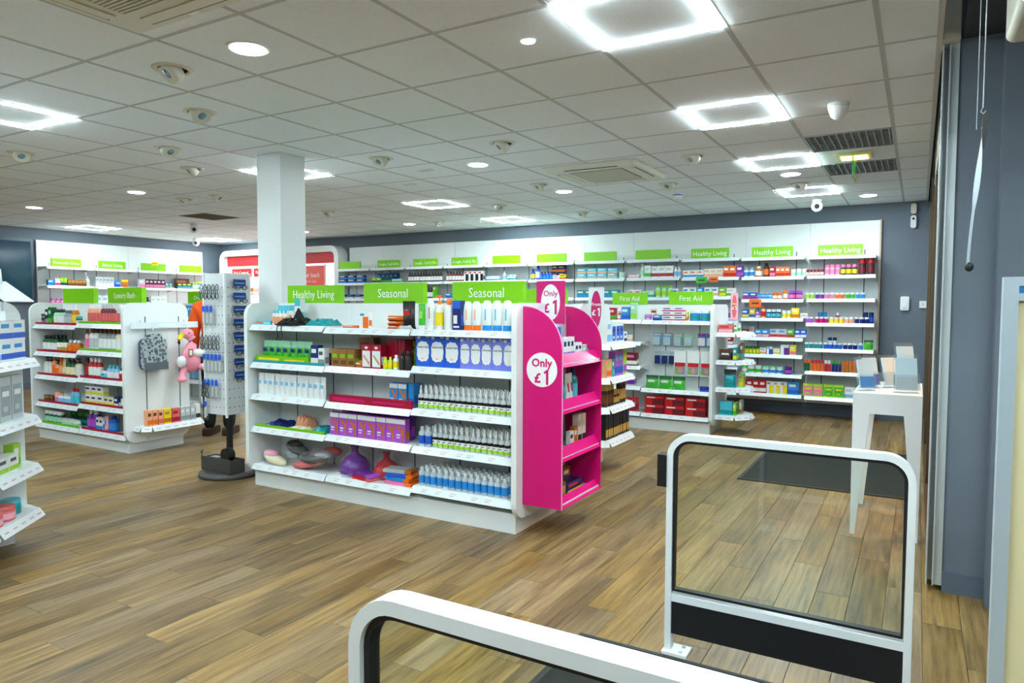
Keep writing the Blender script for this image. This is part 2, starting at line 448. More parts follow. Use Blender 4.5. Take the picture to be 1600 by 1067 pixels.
LED_LABEL = ['square LED frame light nearest the camera at top right', 'second square LED frame light down the right-hand column',
             'third square LED frame light down the right-hand column', 'farthest square LED frame light in the right-hand column',
             'added unseen square LED frame light over the entrance mat', 'square LED frame light cut by the left picture edge',
             'square LED frame light behind the white column', 'square LED frame light in the middle distance right of the column',
             'far square LED frame light close to the back wall', 'square LED frame light above the left wall shelving',
             'square LED frame light in the far left corner', 'added unseen square LED frame light over the front left floor',
             'added unseen square LED frame light left of the picture', 'added unseen square LED frame light front far left', 'added unseen square LED frame light by the door', 'added unseen square LED frame light above the camera left', 'added unseen square LED frame light over the front left gondola', 'added unseen square LED frame light at the front', 'added unseen square LED frame light in the entrance lobby', 'added unseen square LED frame light in the lobby near the board']
for r, l in zip(LED_RECT, LED_LABEL):
    led(r, l)
def downlight(x, y, r, label):
    d = empty('downlight', label, 'downlight', (x, y, CEIL), 0, 'round ceiling downlights')
    MB().lathe([(r, -0.001), (r * 1.02, -0.006), (r * 1.22, -0.004), (r * 1.25, 0.0)], M_WHITEPC, seg=24).build('rim', d)
    MB().lathe([(0.0001, -0.007), (r * 0.98, -0.007), (r * 0.98, -0.002)], M_DOWN, seg=24).build('diffuser', d)
for a in [(-2.90, 2.385, 0.085, 'bright round downlight nearest the camera, left of centre'), (-1.65, 2.98, 0.032, 'small round downlight beside the nearest LED frame'),
          (-3.467, 5.34, 0.085, 'round downlight above the magenta stand, left of air conditioner'), (-3.447, 7.06, 0.085, 'round downlight just beyond the ceiling air conditioner'),
          (-6.93, 8.71, 0.085, 'far round downlight near the back wall right of column'), (-7.67, 4.74, 0.085, 'round downlight over the left gondola'),
          (-10.06, 4.82, 0.085, 'round downlight at far left edge'), (-1.10, 7.207, 0.085, 'round downlight between two right-hand LED frames'),
          (-0.533, 9.01, 0.085, 'round downlight above the far right corner'), (-9.27, 8.73, 0.08, 'tiny far downlight just right of the column')]:
    downlight(*a)
M_BULB = mat('bulb_glass', 0.1, 0.3, (120, 150, 175))
def eyeball(x, y, label, turn, r=0.075):
    d = empty('eyeball_spotlight', label, 'spotlight', (x, y, CEIL), turn, 'swivel eyeball spotlights')
    MB().lathe([(r, -0.001), (r * 1.05, -0.007), (r * 1.38, -0.004), (r * 1.42, 0.0)], mat('spot_rim', 0.4, 0, (206, 202, 184)), seg=20).build('rim', d)
    R = Matrix.Rotation(0.75, 4, 'Y')
    MB().lathe([(0.0001, -0.0016), (r * 1.0, -0.0016)], mat('recess_shadow', 0.8, 0, (95, 92, 82)), seg=20).build('recess_shade', d)  # flat disc, the shade of the recess put into its colour
    MB().lathe([(0.03, 0.03), (r * 0.9, 0.012), (r * 0.95, -0.02), (r * 0.82, -0.048), (r * 0.70, -0.044)], M_PLASTIC, seg=18).move(R).build('gimbal', d)
    MB().ball((0, 0, -0.02), r * 0.66, M_BULB, 12, 6, (1, 1, 0.6)).move(R).build('bulb', d)
for k, (x, y, l, t) in enumerate([(-3.505, 2.386, 'largest eyeball spotlight, nearest, near the air conditioner', 0.8), (-4.125, 2.995, 'second eyeball spotlight from the nearest one', 2.5),
        (-5.305, 3.557, 'eyeball spotlight left of the column, third of the diagonal', 2.6), (-5.88, 4.178, 'dark tilted eyeball spotlight left of the column top', 0.6),
        (-6.54, 3.05, 'eyeball spotlight at far left below the LED frame', 2.2), (-7.67, 5.34, 'eyeball spotlight next to the left gondola downlight', 0.7),
        (-7.1, 5.37, 'eyeball spotlight left of the column, farther right one', 3.0), (-4.065, 4.717, 'eyeball spotlight just right of the column top', 0.9),
        (-7.0, 7.03, 'eyeball spotlight right of the column beyond', 0.7), (-2.852, 4.744, 'flush eyeball spotlight before the far downlight', 0.2),
        (-3.47, 6.528, 'eyeball spotlight left of the ceiling air conditioner', 0.4), (-1.689, 5.945, 'eyeball spotlight right of the air conditioner', 0.3),
        (-4.646, 7.651, 'eyeball spotlight between two far LED frames', 2.5), (-6.386, 8.726, 'eyeball spotlight closest to the back wall left', 2.8),
        (-2.282, 7.153, 'eyeball spotlight beyond the air conditioner corner', 0.6), (-4.005, 8.783, 'eyeball spotlight near back wall, middle', 0.4),
        (-3.477, 8.856, 'eyeball spotlight near back wall, right of middle', 1.2), (-1.10, 7.82, 'eyeball spotlight just before farthest right LED frame', 0.4)]):
    eyeball(x, y, l, t + YAW)
def cassette(rect, label):
    x0, x1, y0, y1 = rect; z = CEIL
    a = empty('air_conditioner', label, 'air conditioner', ((x0 + x1) / 2, (y0 + y1) / 2, z), 0)
    h = (x1 - x0) / 2
    b = MB(); o = [(-h, -h), (h, -h), (h, h), (-h, h)]; i = [(p[0] * 0.93, p[1] * 0.93) for p in o]
    b.add([(*p, -0.002) for p in o] + [(*p, -0.035) for p in i], [(i_, (i_ + 1) % 4, 4 + (i_ + 1) % 4, 4 + i_) for i_ in range(4)] + [(4, 5, 6, 7)], M_PLASTIC)
    b.build('fascia', a)
    gr = MB(); e = h * 0.58
    gr.box(-e, e, -e, e, -0.040, -0.035, mat('ac_grille', 0.6, 0, (170, 166, 150)))
    for k in range(26):
        y = -e + 2 * e * (k + 0.5) / 26
        gr.box(-e * 0.96, e * 0.96, y - 0.004, y + 0.004, -0.044, -0.040, M_PLASTIC)
    gr.build('intake_grille', a)
    for k in range(4):
        f = MB().box(-e * 0.95, e * 0.95, h * 0.70, h * 0.83, -0.041, -0.036, M_PLASTIC).box(-e * 0.98, e * 0.98, h * 0.83, h * 0.845, -0.040, -0.0355, M_SLOT)
        f.move(Matrix.Rotation(k * PI / 2, 4, 'Z')).build('louvre', a)
    MB().box(-h * .06, h * .06, h * .86, h * .91, -0.0375, -0.035, M_WHITEPC).build('badge', a)
cassette(AC_RECT[0], 'ivory ceiling cassette air conditioner cut by the top picture edge')
cassette(AC_RECT[1], 'ivory ceiling cassette air conditioner in the middle distance')
M_GRILLE = mat('grille_grey', 0.5, 0.0, (165, 175, 180))
for r, l, m in ((GR_RECT[0], 'grey louvred ceiling grille before the hanging exit sign', M_GRILLE), (GR_RECT[1], 'grey louvred ceiling grille beyond the hanging exit sign', M_GRILLE),
             (GR_RECT[2], 'brownish return air grille far left of the column', mat('grille_brown', 0.6, 0, (120, 108, 86)))):
    a = empty('ceiling_grille', l, 'vent', ((r[0] + r[1]) / 2, (r[2] + r[3]) / 2, CEIL))
    MB().strip([(-.29, -.29), (.29, -.29), (.29, .29), (-.29, .29)], 0.016, 'z', -0.004, 0.012, m, True).build('frame', a)
    MB().box(-.282, .282, -.282, .282, 0.03, 0.034, mat('grille_backing', 0.7, 0, (96, 106, 114))).build('backing', a)
    for k in range(12):
        x = -.27 + .54 * k / 11
        MB().box(x - 0.003, x + 0.003, -.282, .282, -0.002, 0.03, m).build('louvre', a)
    for k in range(6):
        y = -.24 + .48 * k / 5
        MB().box(-.282, .282, y - 0.003, y + 0.003, 0.004, 0.028, m).build('cross_louvre', a)
# exit sign: recessed emergency lamp with a hanging blade
a = empty('exit_sign', 'glowing amber emergency exit light with a hanging sign blade', 'exit sign', (-0.50, 6.55, CEIL))
MB().box(-.13, .13, -.11, .11, -0.025, -0.001, mat('exit_body', 0.4, 0, (225, 215, 150))).build('housing', a)
MB().box(-.10, .10, -.08, .08, -0.031, -0.025, emit('exit_glow', (1.0, 0.62, 0.10), 3.0)).build('glow_panel', a)
bl = MB().box(-0.004, 0.004, -.16, .16, -0.21, -0.031, mat('exit_green', 0.3, 0, (30, 160, 110))).build('sign_blade', a)
MB().box(0.0041, 0.0046, -.13, .13, -0.19, -0.16, mat('exit_yellow', 0.3, 0, (235, 215, 60))).build('blade_print', bl)
# dome, detectors, cameras
a = empty('alarm_sensor', 'white teardrop alarm sensor on the ceiling at right', 'sensor', (-0.47, 4.86, CEIL))
MB().lathe([(0.062, 0), (0.062, -0.02), (0.058, -0.04), (0.045, -0.075), (0.025, -0.095), (0.0001, -0.10)], M_WHITEPC, seg=20).build('shell', a)
MB().lathe([(0.063, -0.018), (0.0632, -0.024)], M_PLASTIC, seg=20).build('seam', a)
a = empty('smoke_detector', 'white smoke detector with blue band beyond air conditioner', 'smoke detector', (-2.40, 7.85, CEIL))
MB().lathe([(0.055, 0), (0.055, -0.03), (0.045, -0.05), (0.0001, -0.055)], M_WHITEPC, seg=18).build('shell', a)
MB().lathe([(0.0555, -0.012), (0.0555, -0.022)], mat('blue', 0.4), seg=18).build('band', a)
for (x, y, l) in ((-1.08, 9.05, 'white dome camera under the ceiling near the back wall'), (-9.92, 7.06, 'dark-eyed camera hanging left of the column'), (-12.04, 8.6, 'white dome camera in the far left corner')):
    a = empty('security_camera', l, 'camera', (x, y, CEIL))
    MB().lathe([(0.05, 0), (0.055, -0.03), (0.03, -0.05)], M_WHITEPC, seg=16).build('mount', a)
    MB().ball((0, 0, -0.085), 0.065, M_WHITEPC, 16, 10).build('dome', a)
    d = Vector((-x, -y, -1.0)).normalized()
    MB().ball(Vector((0, 0, -0.085)) + d * 0.045, 0.032, M_SLOT, 12, 8).build('lens', a)
for (x, y, l) in ((-4.043, 5.324, 'small flat white ceiling plate before the middle downlight'), (-4.659, 5.858, 'small flat white ceiling plate farther from the middle downlight')):
    a = empty('ceiling_plate', l, 'ceiling plate', (x, y, CEIL))
    MB().box(-.075, .075, -.03, .03, -0.006, 0, M_PLASTIC).build('plate', a); MB().box(-.05, .05, -.004, .004, -0.008, -0.006, M_BAR).build('slot', a)
# wall boxes at the far right
a = empty('alarm_box', 'white motion sensor high on the back wall at right', 'sensor', (-0.085, YB, 2.36))
MB().prism(rrect(-.03, .03, .0, .15, .025), 'y', -.05, 0, M_WHITEPC).build('lower_shell', a)
MB().prism(rrect(-.03, .03, .17, .29, .025), 'y', -.06, 0, M_PLASTIC).build('upper_shell', a)
MB().ball((0, -.05, .11), 0.014, M_SLOT).build('lens', a)
a = empty('entry_keypad', 'white rounded keypad box on the back wall beside shelving', 'keypad', (-0.15, YB, 1.365))
MB().prism(rrect(-.047, .047, 0, .17, .018), 'y', -.035, 0, M_WHITEPC).build('body', a)
MB().box(-.02, .02, -.037, -.035, .02, .028, M_BAR).build('slot', a)
a = empty('light_switch', 'small white switch box on the back wall at right corner', 'switch', (0.045, YB, 1.395))
MB().box(-.04, .04, -.03, 0, 0, .085, M_WHITEPC).build('body', a); MB().box(-.012, .012, -.034, -.03, .03, .06, M_PLASTIC).build('rocker', a)
# ------------------------------------------------------------ shelving
def shelf_part(parent, x0, x1, yf, yb, z, name='shelf', lipm=None, bracket=True):
    """shelf top at z, front edge at yf (faces -y), with a tilted price strip and little tickets"""
    s = MB().box(x0 + 0.004, x1 - 0.004, yf, yb, z - 0.022, z, M_SHELF)
    if bracket:
        for x in (x0 + 0.006, x1 - 0.009): s.prism([(yf + 0.04, z - 0.022), (yb, z - 0.022), (yb, z - 0.07)], 'x', x, x + 0.003, M_SHELF)
    s = s.build(name, parent)
    t = MB().prism([(yf - 0.001, z + 0.002), (yf - 0.030, z - 0.040), (yf - 0.028, z - 0.042), (yf - 0.001, z - 0.008)], 'x', x0 + 0.006, x1 - 0.006, M_STRIP).build('price_strip', s)
    return s
def tickets(parent, x0, x1, yf, z, n, seed):
    rnd = random.Random(seed); b = MB()
    nrm = Vector((0, -0.042, 0.029)).normalized() * 0.0006
    for k in range(n):
        x = x0 + 0.05 + (x1 - x0 - 0.14) * (k + rnd.random() * 0.5) / n
        for q in range(2):
            m = mat('ticket_ink', 0.6, 0, (150, 140, 150)) if q else mat('ticket_red', 0.6, 0, (215, 165, 170))
            t0, t1 = 0.30 + q * 0.28, 0.40 + q * 0.26
            P = lambda t: (yf - 0.001 - 0.029 * t + nrm.y, z + 0.002 - 0.042 * t + nrm.z)
            (ya, za), (yb, zb) = P(t0), P(t1)
            w = 0.035 if q else 0.05
            b.add([(x, ya, za), (x + w, ya, za), (x + w, yb, zb), (x, yb, zb)], [(3, 2, 1, 0)], m)
    return b.build('ticket_print', parent)
def end_panel(parent, x0, x1, y0, y1, z0=0.10, z1=1.432, r=0.10):
    p = MB().prism(rrect(y0, y1, z0, z1, r), 'x', x0, x1, M_LAM).build('end_panel', parent)
    return p
def gondola(name, label, x0, bw, levels, yf, dep=0.56, left=True, right=True, top=1.43, back_levels=None):
    """two-sided shop gondola whose front faces -y: plinth, centre panel, slotted uprights, shelves per bay, rounded end panels"""
    n = len(levels); x1 = x0 + bw * n; ym = yf + dep / 2
    g = empty(name, label, 'gondola shelving', ((x0 + x1) / 2, ym, 0))
    cx, cy = (x0 + x1) / 2, ym
    def L(o): o.matrix_parent_inverse = Matrix.Translation((-cx, -cy, 0)); return o
    L(MB().box(x0, x1, yf, yf + dep, 0, 0.125, M_LAM).build('plinth', g))
    for b in range(n):
        xa, xb = x0 + b * bw, x0 + (b + 1) * bw
        L(MB().box(xa + 0.001, xb - 0.001, ym - 0.018, ym + 0.018, 0.125, top, M_LAM).build('back_panel', g))
        for f in (0.25, 0.75):
            x = xa + bw * f
            L(MB().box(x - 0.004, x + 0.004, ym - 0.0195, ym - 0.018, 0.13, top - 0.16, M_SLOT).build('slot_strip', g))
        for k, z in enumerate(levels[b]):
            s = L(shelf_part(g, xa, xb, yf - 0.015, ym - 0.019, z))
            if z < 0.3: s.children[0].name = 'price_strip'
            tickets(s, xa, xb, yf - 0.015, z, 5, k * 7 + b)
        for z in (back_levels or []):
            L(MB().box(xa + .004, xb - .004, ym + .019, yf + dep + .015, z - .022, z, M_SHELF).build('shelf', g))
    if left: L(end_panel(g, x0 - 0.036, x0, yf - 0.055, yf + dep + 0.055))
    if right: L(end_panel(g, x1, x1 + 0.036, yf - 0.055, yf + dep + 0.055))
    return g
ALV = [[1.262, 0.970, 0.722, 0.468, 0.175], [1.254, 0.976, 0.716, 0.477, 0.177], [1.257, 1.010, 0.727, 0.474, 0.207]]
AX, ABW, AY = -4.49, 0.79, 3.69
BACK = [1.25, 0.97, 0.70, 0.44, 0.17]
gA = gondola('gondola', 'large white centre gondola stocked with seasonal products, beside magenta stand', AX, ABW, ALV, AY, back_levels=BACK)
LLV = [[1.204, 0.920, 0.675, 0.388, 0.164], [1.225, 0.958, 0.685, 0.422, 0.167]]
LX, LBW, LY = -8.07, 0.815, 3.85
gL = gondola('gondola', 'white left gondola with bath products and a flamingo on its end', LX, LBW, LLV, LY, back_levels=BACK)
CLV = [[1.25, 0.98, 0.72, 0.487, 0.19], [1.25, 1.0, 0.722, 0.487, 0.19], [1.247, 0.471, 0.186]]
CX, CBW, CY = -4.30, 0.785, 7.655
gC = gondola('gondola', 'white first aid gondola in the back row with red boxes below', CX, CBW, CLV, CY, back_levels=BACK)
BX, BBW, BY = -4.85, 0.80, 5.30
gB = gondola('gondola', 'white gondola in the middle row behind the magenta stand', BX, BBW, [[1.25, .97, .7, .44, .17]] * 3, BY, back_levels=BACK)
gO = gondola('gondola', 'white oral care gondola behind the left gondola', -9.5, 0.80, [[1.25, .97, .7, .44, .17]] * 2, 5.70, back_levels=BACK)
gN = gondola('gondola', 'white gondola at the left picture edge with gift boxes on its end', -6.20, 0.80, [[1.25, .97, .7, .44, .17]] * 2, 1.28, dep=0.76, back_levels=BACK)

def endcap_outline(x, y0, y1, out, side, cy):
    return [(x, y0), (x + side, y0), (x + out, y0 + cy), (x + out, y1 - cy), (x + side, y1), (x, y1)]
def endcap(g, x, y0, y1, zs, out, side, cy, parent_inv=True):
    """end shelves with chamfered corners, sticking out in +x from an end panel"""
    res = []
    for z in zs:
        o = endcap_outline(x, y0, y1, out, side, cy)
        s = MB().prism(o, 'z', z - 0.022, z, M_SHELF).build('end_shelf', g)
        s.matrix_parent_inverse = Matrix.Translation(-g.location)
        b = MB(); path = o[0:]
        for (p, q) in zip(path[:-1], path[1:]):
            d = Vector((q[0] - p[0], q[1] - p[1])); n = Vector((d.y, -d.x)).normalized()
            a = [(p[0], p[1], z + 0.002), (q[0], q[1], z + 0.002), (q[0] + n.x * .03, q[1] + n.y * .03, z - .045), (p[0] + n.x * .03, p[1] + n.y * .03, z - .045)]
            a2 = [(v[0] - n.x * .002, v[1] - n.y * .002, v[2]) for v in a]
            b.add(a + a2, [(3, 2, 1, 0), (4, 5, 6, 7), (0, 1, 5, 4), (1, 2, 6, 5), (2, 3, 7, 6), (3, 0, 4, 7)], M_STRIP)
            l = d.length; d.normalize()
            for k in range(int(l / 0.09)):
                t = 0.03 + k * 0.09
                if t + 0.045 > l: break
                e = [(p[0] + d.x * u + n.x * (.0306 * w + .0005), p[1] + d.y * u + n.y * (.0306 * w + .0005), z + .002 - .047 * w) for u, w in ((t, .45), (t + .045, .45), (t + .045, .62), (t, .62))]
                b.add(e, [(3, 2, 1, 0)], mat('ticket_red', 0.6, 0, (215, 165, 170)))
        st = b.build('price_strip', s)
        res.append(z)
    return res
endcap(gN, -4.562, 1.23, 2.10, [1.105, 0.775, 0.49, 0.225], 0.43, 0.13, 0.345)
endcap(gB, BX + 2.4 + 0.038, 5.27, 5.90, [1.10, 0.82, 0.575, 0.30], 0.24, 0.18, 0.05)
endcap(gC, -1.945 + 0.038, 7.74, 8.20, [1.125, 0.82, 0.52, 0.215], 0.33, 0.20, 0.14)
endcap(gL, LX + 2 * LBW + 0.038, 3.89, 4.52, [0.262], 0.17, 0.10, 0.06)

# green header boards
def header(x0, x1, y, z0, z1, text, label, facing='-y', dep=0.028, size=None, tilt=0, off=0, stand=True):
    s = empty('header_sign', label, 'sign', ((x0 + x1) / 2, y, z0) if facing == '-y' else (y, (x0 + x1) / 2, z0), 0, 'green header signs')
    w = (x1 - x0) / 2; h = z1 - z0
    if facing == '-y':
        MB().box(-w, w, 0, dep, 0, h, M_SIGN).build('board', s)
        if text: lettering(text, size or h * 0.62, M_LETTER, (off, -0.0012, h * 0.47), s, squeeze=.90)
    else:
        MB().box(-dep, 0, -w, w, 0, h, M_SIGN).build('board', s)
        if text: lettering(text, size or h * 0.62, M_LETTER, (0.0012, off, h * 0.47), s, '+x', squeeze=.90)
    return s
header(-4.392, -3.825, 3.955, 1.4305, 1.57, 'Healthy Living', 'green Healthy Living sign on top of the centre gondola', size=0.088, off=0.0, dep=0.05)
header(-3.582, -3.030, 3.955, 1.4305, 1.578, 'Seasonal', 'green Seasonal sign over the middle bay of centre gondola', size=0.092, off=0.0, dep=0.05)
header(-2.778, -2.225, 3.955, 1.4305, 1.576, 'Seasonal', 'green Seasonal sign over the right bay of centre gondola', size=0.092, off=0.0, dep=0.05)
header(-8.025, -7.44, 4.105, 1.4305, 1.585, '', 'blank green sign on the left bay of left gondola', dep=0.05)
header(-7.178, -6.60, 4.105, 1.4305, 1.585, 'Luxury Bath', 'green Luxury Bath sign on top of the left gondola', size=0.082, dep=0.05)
header(-3.20, -2.765, 7.91, 1.4305, 1.57, 'First Aid', 'green First Aid sign over the left first aid bay', size=0.08)
header(-2.50, -2.0, 7.91, 1.4305, 1.575, 'First Aid', 'green First Aid sign over the right first aid bay', size=0.085)
header(-3.12, -2.68, 5.56, 1.4305, 1.565, '', 'blank green sign just behind the Only £1 card')
header(-4.72, -4.42, 5.56, 1.4305, 1.545, 'Children', 'small green Children sign seen between two larger header signs', size=0.07)
header(-8.54, -7.98, 5.96, 1.4305, 1.585, 'Oral Care', 'green Oral Care sign behind the flamingo and orange jacket', size=0.08)

# back-wall bays
WX0, WBW, WY = -9.185, 0.795, 9.76
WLV = [[2.06, 1.805, 1.53, 1.2, 0.88, 0.6, 0.28]] * 8 + [[2.05, 1.795, 1.54, 1.22, 0.90, 0.6, 0.28], [2.04, 1.79, 1.50, 1.26, 1.01, 0.79, 0.54, 0.285], [2.035, 1.795, 1.505, 1.205, 0.885, 0.60, 0.28]]
WSIGN = ['', 'Coughs, Cold & Flu', 'Coughs, Cold & Flu', 'Coughs, Cold & Flu', '', '', '', '', 'Healthy Living', 'Healthy Living', 'Healthy Living']
WYF = 9.43
for b in range(11):
    xa, xb = WX0 + b * WBW, WX0 + (b + 1) * WBW
    wb = empty('wall_shelving', f'white shelving bay on the back wall, {ORD[b + 1]} bay from left', 'wall shelving', ((xa + xb) / 2, YB, 0), 0, 'back wall shelving bays')
    inv = Matrix.Translation((-(xa + xb) / 2, -YB, 0))
    def L(o): o.matrix_parent_inverse = inv; return o
    L(MB().box(xa + 0.0015, xb - 0.0015, WY, YB - 0.015, 0.16, 2.475, M_LAM).build('back_panel', wb))
    for f in (0.22, 0.80):
        x = xa + WBW * f
        L(MB().box(x - 0.005, x + 0.005, WY - 0.0015, WY, 0.18, 2.12, M_SLOT).build('slot_strip', wb))
    for k, z in enumerate(WLV[b]):
        s = L(shelf_part(wb, xa + 0.012, xb - 0.012, WYF, WY - 0.0016, z))
    t = WSIGN[b]
    sx = xa + 0.13 if b else xa + 0.02
    header(sx, sx + 0.50, 9.47, WLV[b][0] + 0.0005, WLV[b][0] + 0.135, t, f'green {t + " " if t else "blank "}header on the {ORD[b + 1]} back wall bay from left', size=0.064 if len(t) > 15 else 0.088)
b_ = MB().box(WX0 + 11 * WBW, WX0 + 11 * WBW + 0.02, WY - 0.02, YB - 0.014, 0.16, 2.48, mat('board_edge', 0.5, 0, (196, 176, 160)))
struct(b_.build('trim_6'))

# left-wall bays (face +x)
for b in range(4):
    ya = 6.14 + b * 0.785; yb = ya + 0.785
    wb = empty('wall_shelving', f'white shelving bay on the left wall, {ORD[b + 1]} bay from left', 'wall shelving', (XL, (ya + yb) / 2, 0), PI / 2, 'left wall shelving bays')
    # built facing -y then turned: local x runs along +Y, local -y points to +X
    MB().box(-.391, .391, -0.05, -0.015, 0.16, 2.49, M_LAM).build('back_panel', wb)
    for x in (-.2, .2): MB().box(x - .005, x + .005, -.0515, -.05, .18, 2.12, M_SLOT).build('slot_strip', wb)
    for z in (2.045, 1.725, 1.35, 1.0, 0.65, 0.3):
        shelf_part(wb, -.385, .385, -0.33, -0.052, z)
    t = ["Pharmacist's Choice", 'Better Living', '', ''][b]
    s = header(ya + 0.10, ya + 0.58, XL + 0.31, 2.0455, 2.185, t, f'green {t + " " if t else "blank "}header on {ORD[b + 1]} left wall bay from left', '+x', size=0.058 if b == 0 else 0.078)
    if b == 2:
        n = empty('price_card', 'small yellow card on the third left wall header', 'card', (XL + 0.3125, ya + 0.36, 2.165))
        MB().box(0, 0.003, -.07, .07, -.01, .055, mat('yellow', 0.5)).build('card', n); MB().box(0.003, 0.0035, -.045, .045, .012, .03, mat('orange', 0.5)).build('print', n)

# pain control unit against the back wall on the left
a = empty('pain_control_display', 'white rounded pain control display with red header bands behind column', 'display unit', (-10.93, 9.6, 0))
M_REDP = mat('red_panel', 0.4, 0, (205, 18, 32)); M_SAL = mat('salmon_panel', 0.4, 0, (245, 95, 85)); M_LIT = emit('lit_panel', (1.0, 0.95, 0.93), 0.9)
fr = MB().strip([(p[0], p[1]) for p in rrect(-1.62, 1.62, 0.02, 2.46, 0.15)], 0.11, 'y', -0.06, 0.19, M_LAM, True).build('surround', a)
MB().box(-1.53, 1.53, 0.10, 0.12, 0.08, 2.42, M_LIT).build('lit_back', a)
MB().box(-1.52, 1.52, 0.02, 0.098, 2.20, 2.40, M_REDP).build('header_band', a)
for k in range(3):
    x = -1.15 + k * 0.66
    p = MB().box(x - .28, x + .28, 0.06, 0.098, 1.98, 2.15, M_REDP).build('name_panel', a)
    lettering('Pain Control', 0.085, M_LETTER, (x, 0.0588, 2.065), p)
p = MB().box(0.46, 1.20, 0.05, 0.098, 1.70, 2.16, M_SAL).build('slogan_panel', a)
lettering('back your back', 0.13, M_LETTER, (0.69, 0.0488, 1.98), p); lettering('find what is right for you', 0.06, M_LETTER, (0.69, 0.0488, 1.86), p)
MB().box(1.24, 1.27, 0.02, 0.098, 1.6, 2.18, mat('lgrey')).build('post', a)
for z in (1.62, 1.25, 0.9):
    MB().box(-1.52, 1.52, -0.05, 0.098, z - .025, z, M_SHELF).build('shelf', a)
# dark screen on the left wall
a = empty('wall_screen', 'dark teal screen on the left wall at picture edge', 'screen', (XL, 5.55, 1.44))
MB().box(0, 0.04, -.60, .55, 0, 1.06, mat('screen_frame', 0.4, 0, (62, 78, 92))).build('frame', a)
MB().box(0.04, 0.043, -.56, .51, .05, 1.01, mat('screen_glass', 0.12, 0, (12, 58, 78))).build('glass', a)
# ------------------------------------------------------------ products
M_CLEAR = glass('clear_bottle', (0.96, 0.99, 1.0), alpha=0.5, alphacol=(0.90, 0.96, 0.98))
def pm(c):
    return M_CLEAR if c == 'clear' else M_BAG if c == 'bag' else mat(c, 0.32)
TPL = {}
def cols(c, n):
    c = tuple(c) + ('white',) * 4
    return [pm(v) for v in c[:n]]
def tpl_box(d, c, style):
    w, h, t = d; a, b2, c3 = cols(c, 3); x = w / 2; e = 0.0006
    b = MB().box(-x, x, 0, t, 0, h, a)
    def q(x0, x1, z0, z1, m, lift=1): b.add([(x0, -e * lift, z0), (x1, -e * lift, z0), (x1, -e * lift, z1), (x0, -e * lift, z1)], [(0, 1, 2, 3)], m)
    if style == 0:
        q(-x, x, h * .10, h * .38, b2); q(-x * .8, x * .45, h * .62, h * .82, c3)
    elif style == 1:
        q(-x, x, h * .72, h, b2); q(-x * .75, x * .2, h * .22, h * .5, c3); q(-x * .75, x * .7, h * .08, h * .14, c3)
    elif style == 2:
        q(-x * .86, x * .86, h * .12, h * .80, b2); q(-x * .6, x * .6, h * .56, h * .68, c3, 2); q(-x * .5, x * .3, h * .22, h * .34, a, 2)
    elif style == 3:
        q(-x * .2, x, 0, h * .7, b2); q(-x * .8, x * .1, h * .76, h * .9, c3)
    elif style == 4:      # hosiery carton: white cap, long leg print
        q(-x, x, h * .78, h * .97, c3)
        b.add([(p[0] * w, -e, p[1] * h) for p in ((-.40, .70), (-.10, .72), (.16, .50), (.34, .70), (.46, .70), (.30, .40), (.36, .06), (.20, .06), (.12, .38), (-.12, .52))],
              [(0, 9, 1), (1, 9, 8, 2), (2, 8, 5), (2, 5, 4, 3), (8, 7, 6, 5)], b2)
        q(-x * .8, x * .0, h * .30, h * .36, c3); q(-x * .8, -x * .1, h * .20, h * .24, c3)
    elif style == 5:      # glove box: picture panel with a forearm
        q(-x * .88, x * .88, h * .06, h * .74, c3); q(-x * .3, x * .3, h * .82, h * .92, c3)
        b.add([(p[0] * w, -e * 2, p[1] * h) for p in ((-.36, .52), (-.26, .58), (.36, .26), (.36, .12), (.24, .16))], [(0, 4, 3, 2, 1)], pm('skin'))
    elif style == 7:      # plain kraft front with a small window
        q(-x * .75, x * .6, h * .50, h * .72, b2); q(-x * .5, x * .8, h * .12, h * .36, c3)
    elif style == 6:      # open counter tray
        q(-x * .9, -x * .1, h * .3, h * .7, b2); q(x * .1, x * .85, h * .35, h * .6, c3)
    # print on the right-hand side too
    b.add([(x + e, t * .1, h * .15), (x + e, t * .9, h * .15), (x + e, t * .9, h * .5), (x + e, t * .1, h * .5)], [(0, 1, 2, 3)], b2)
    return [('carton', b.mesh('carton'))]
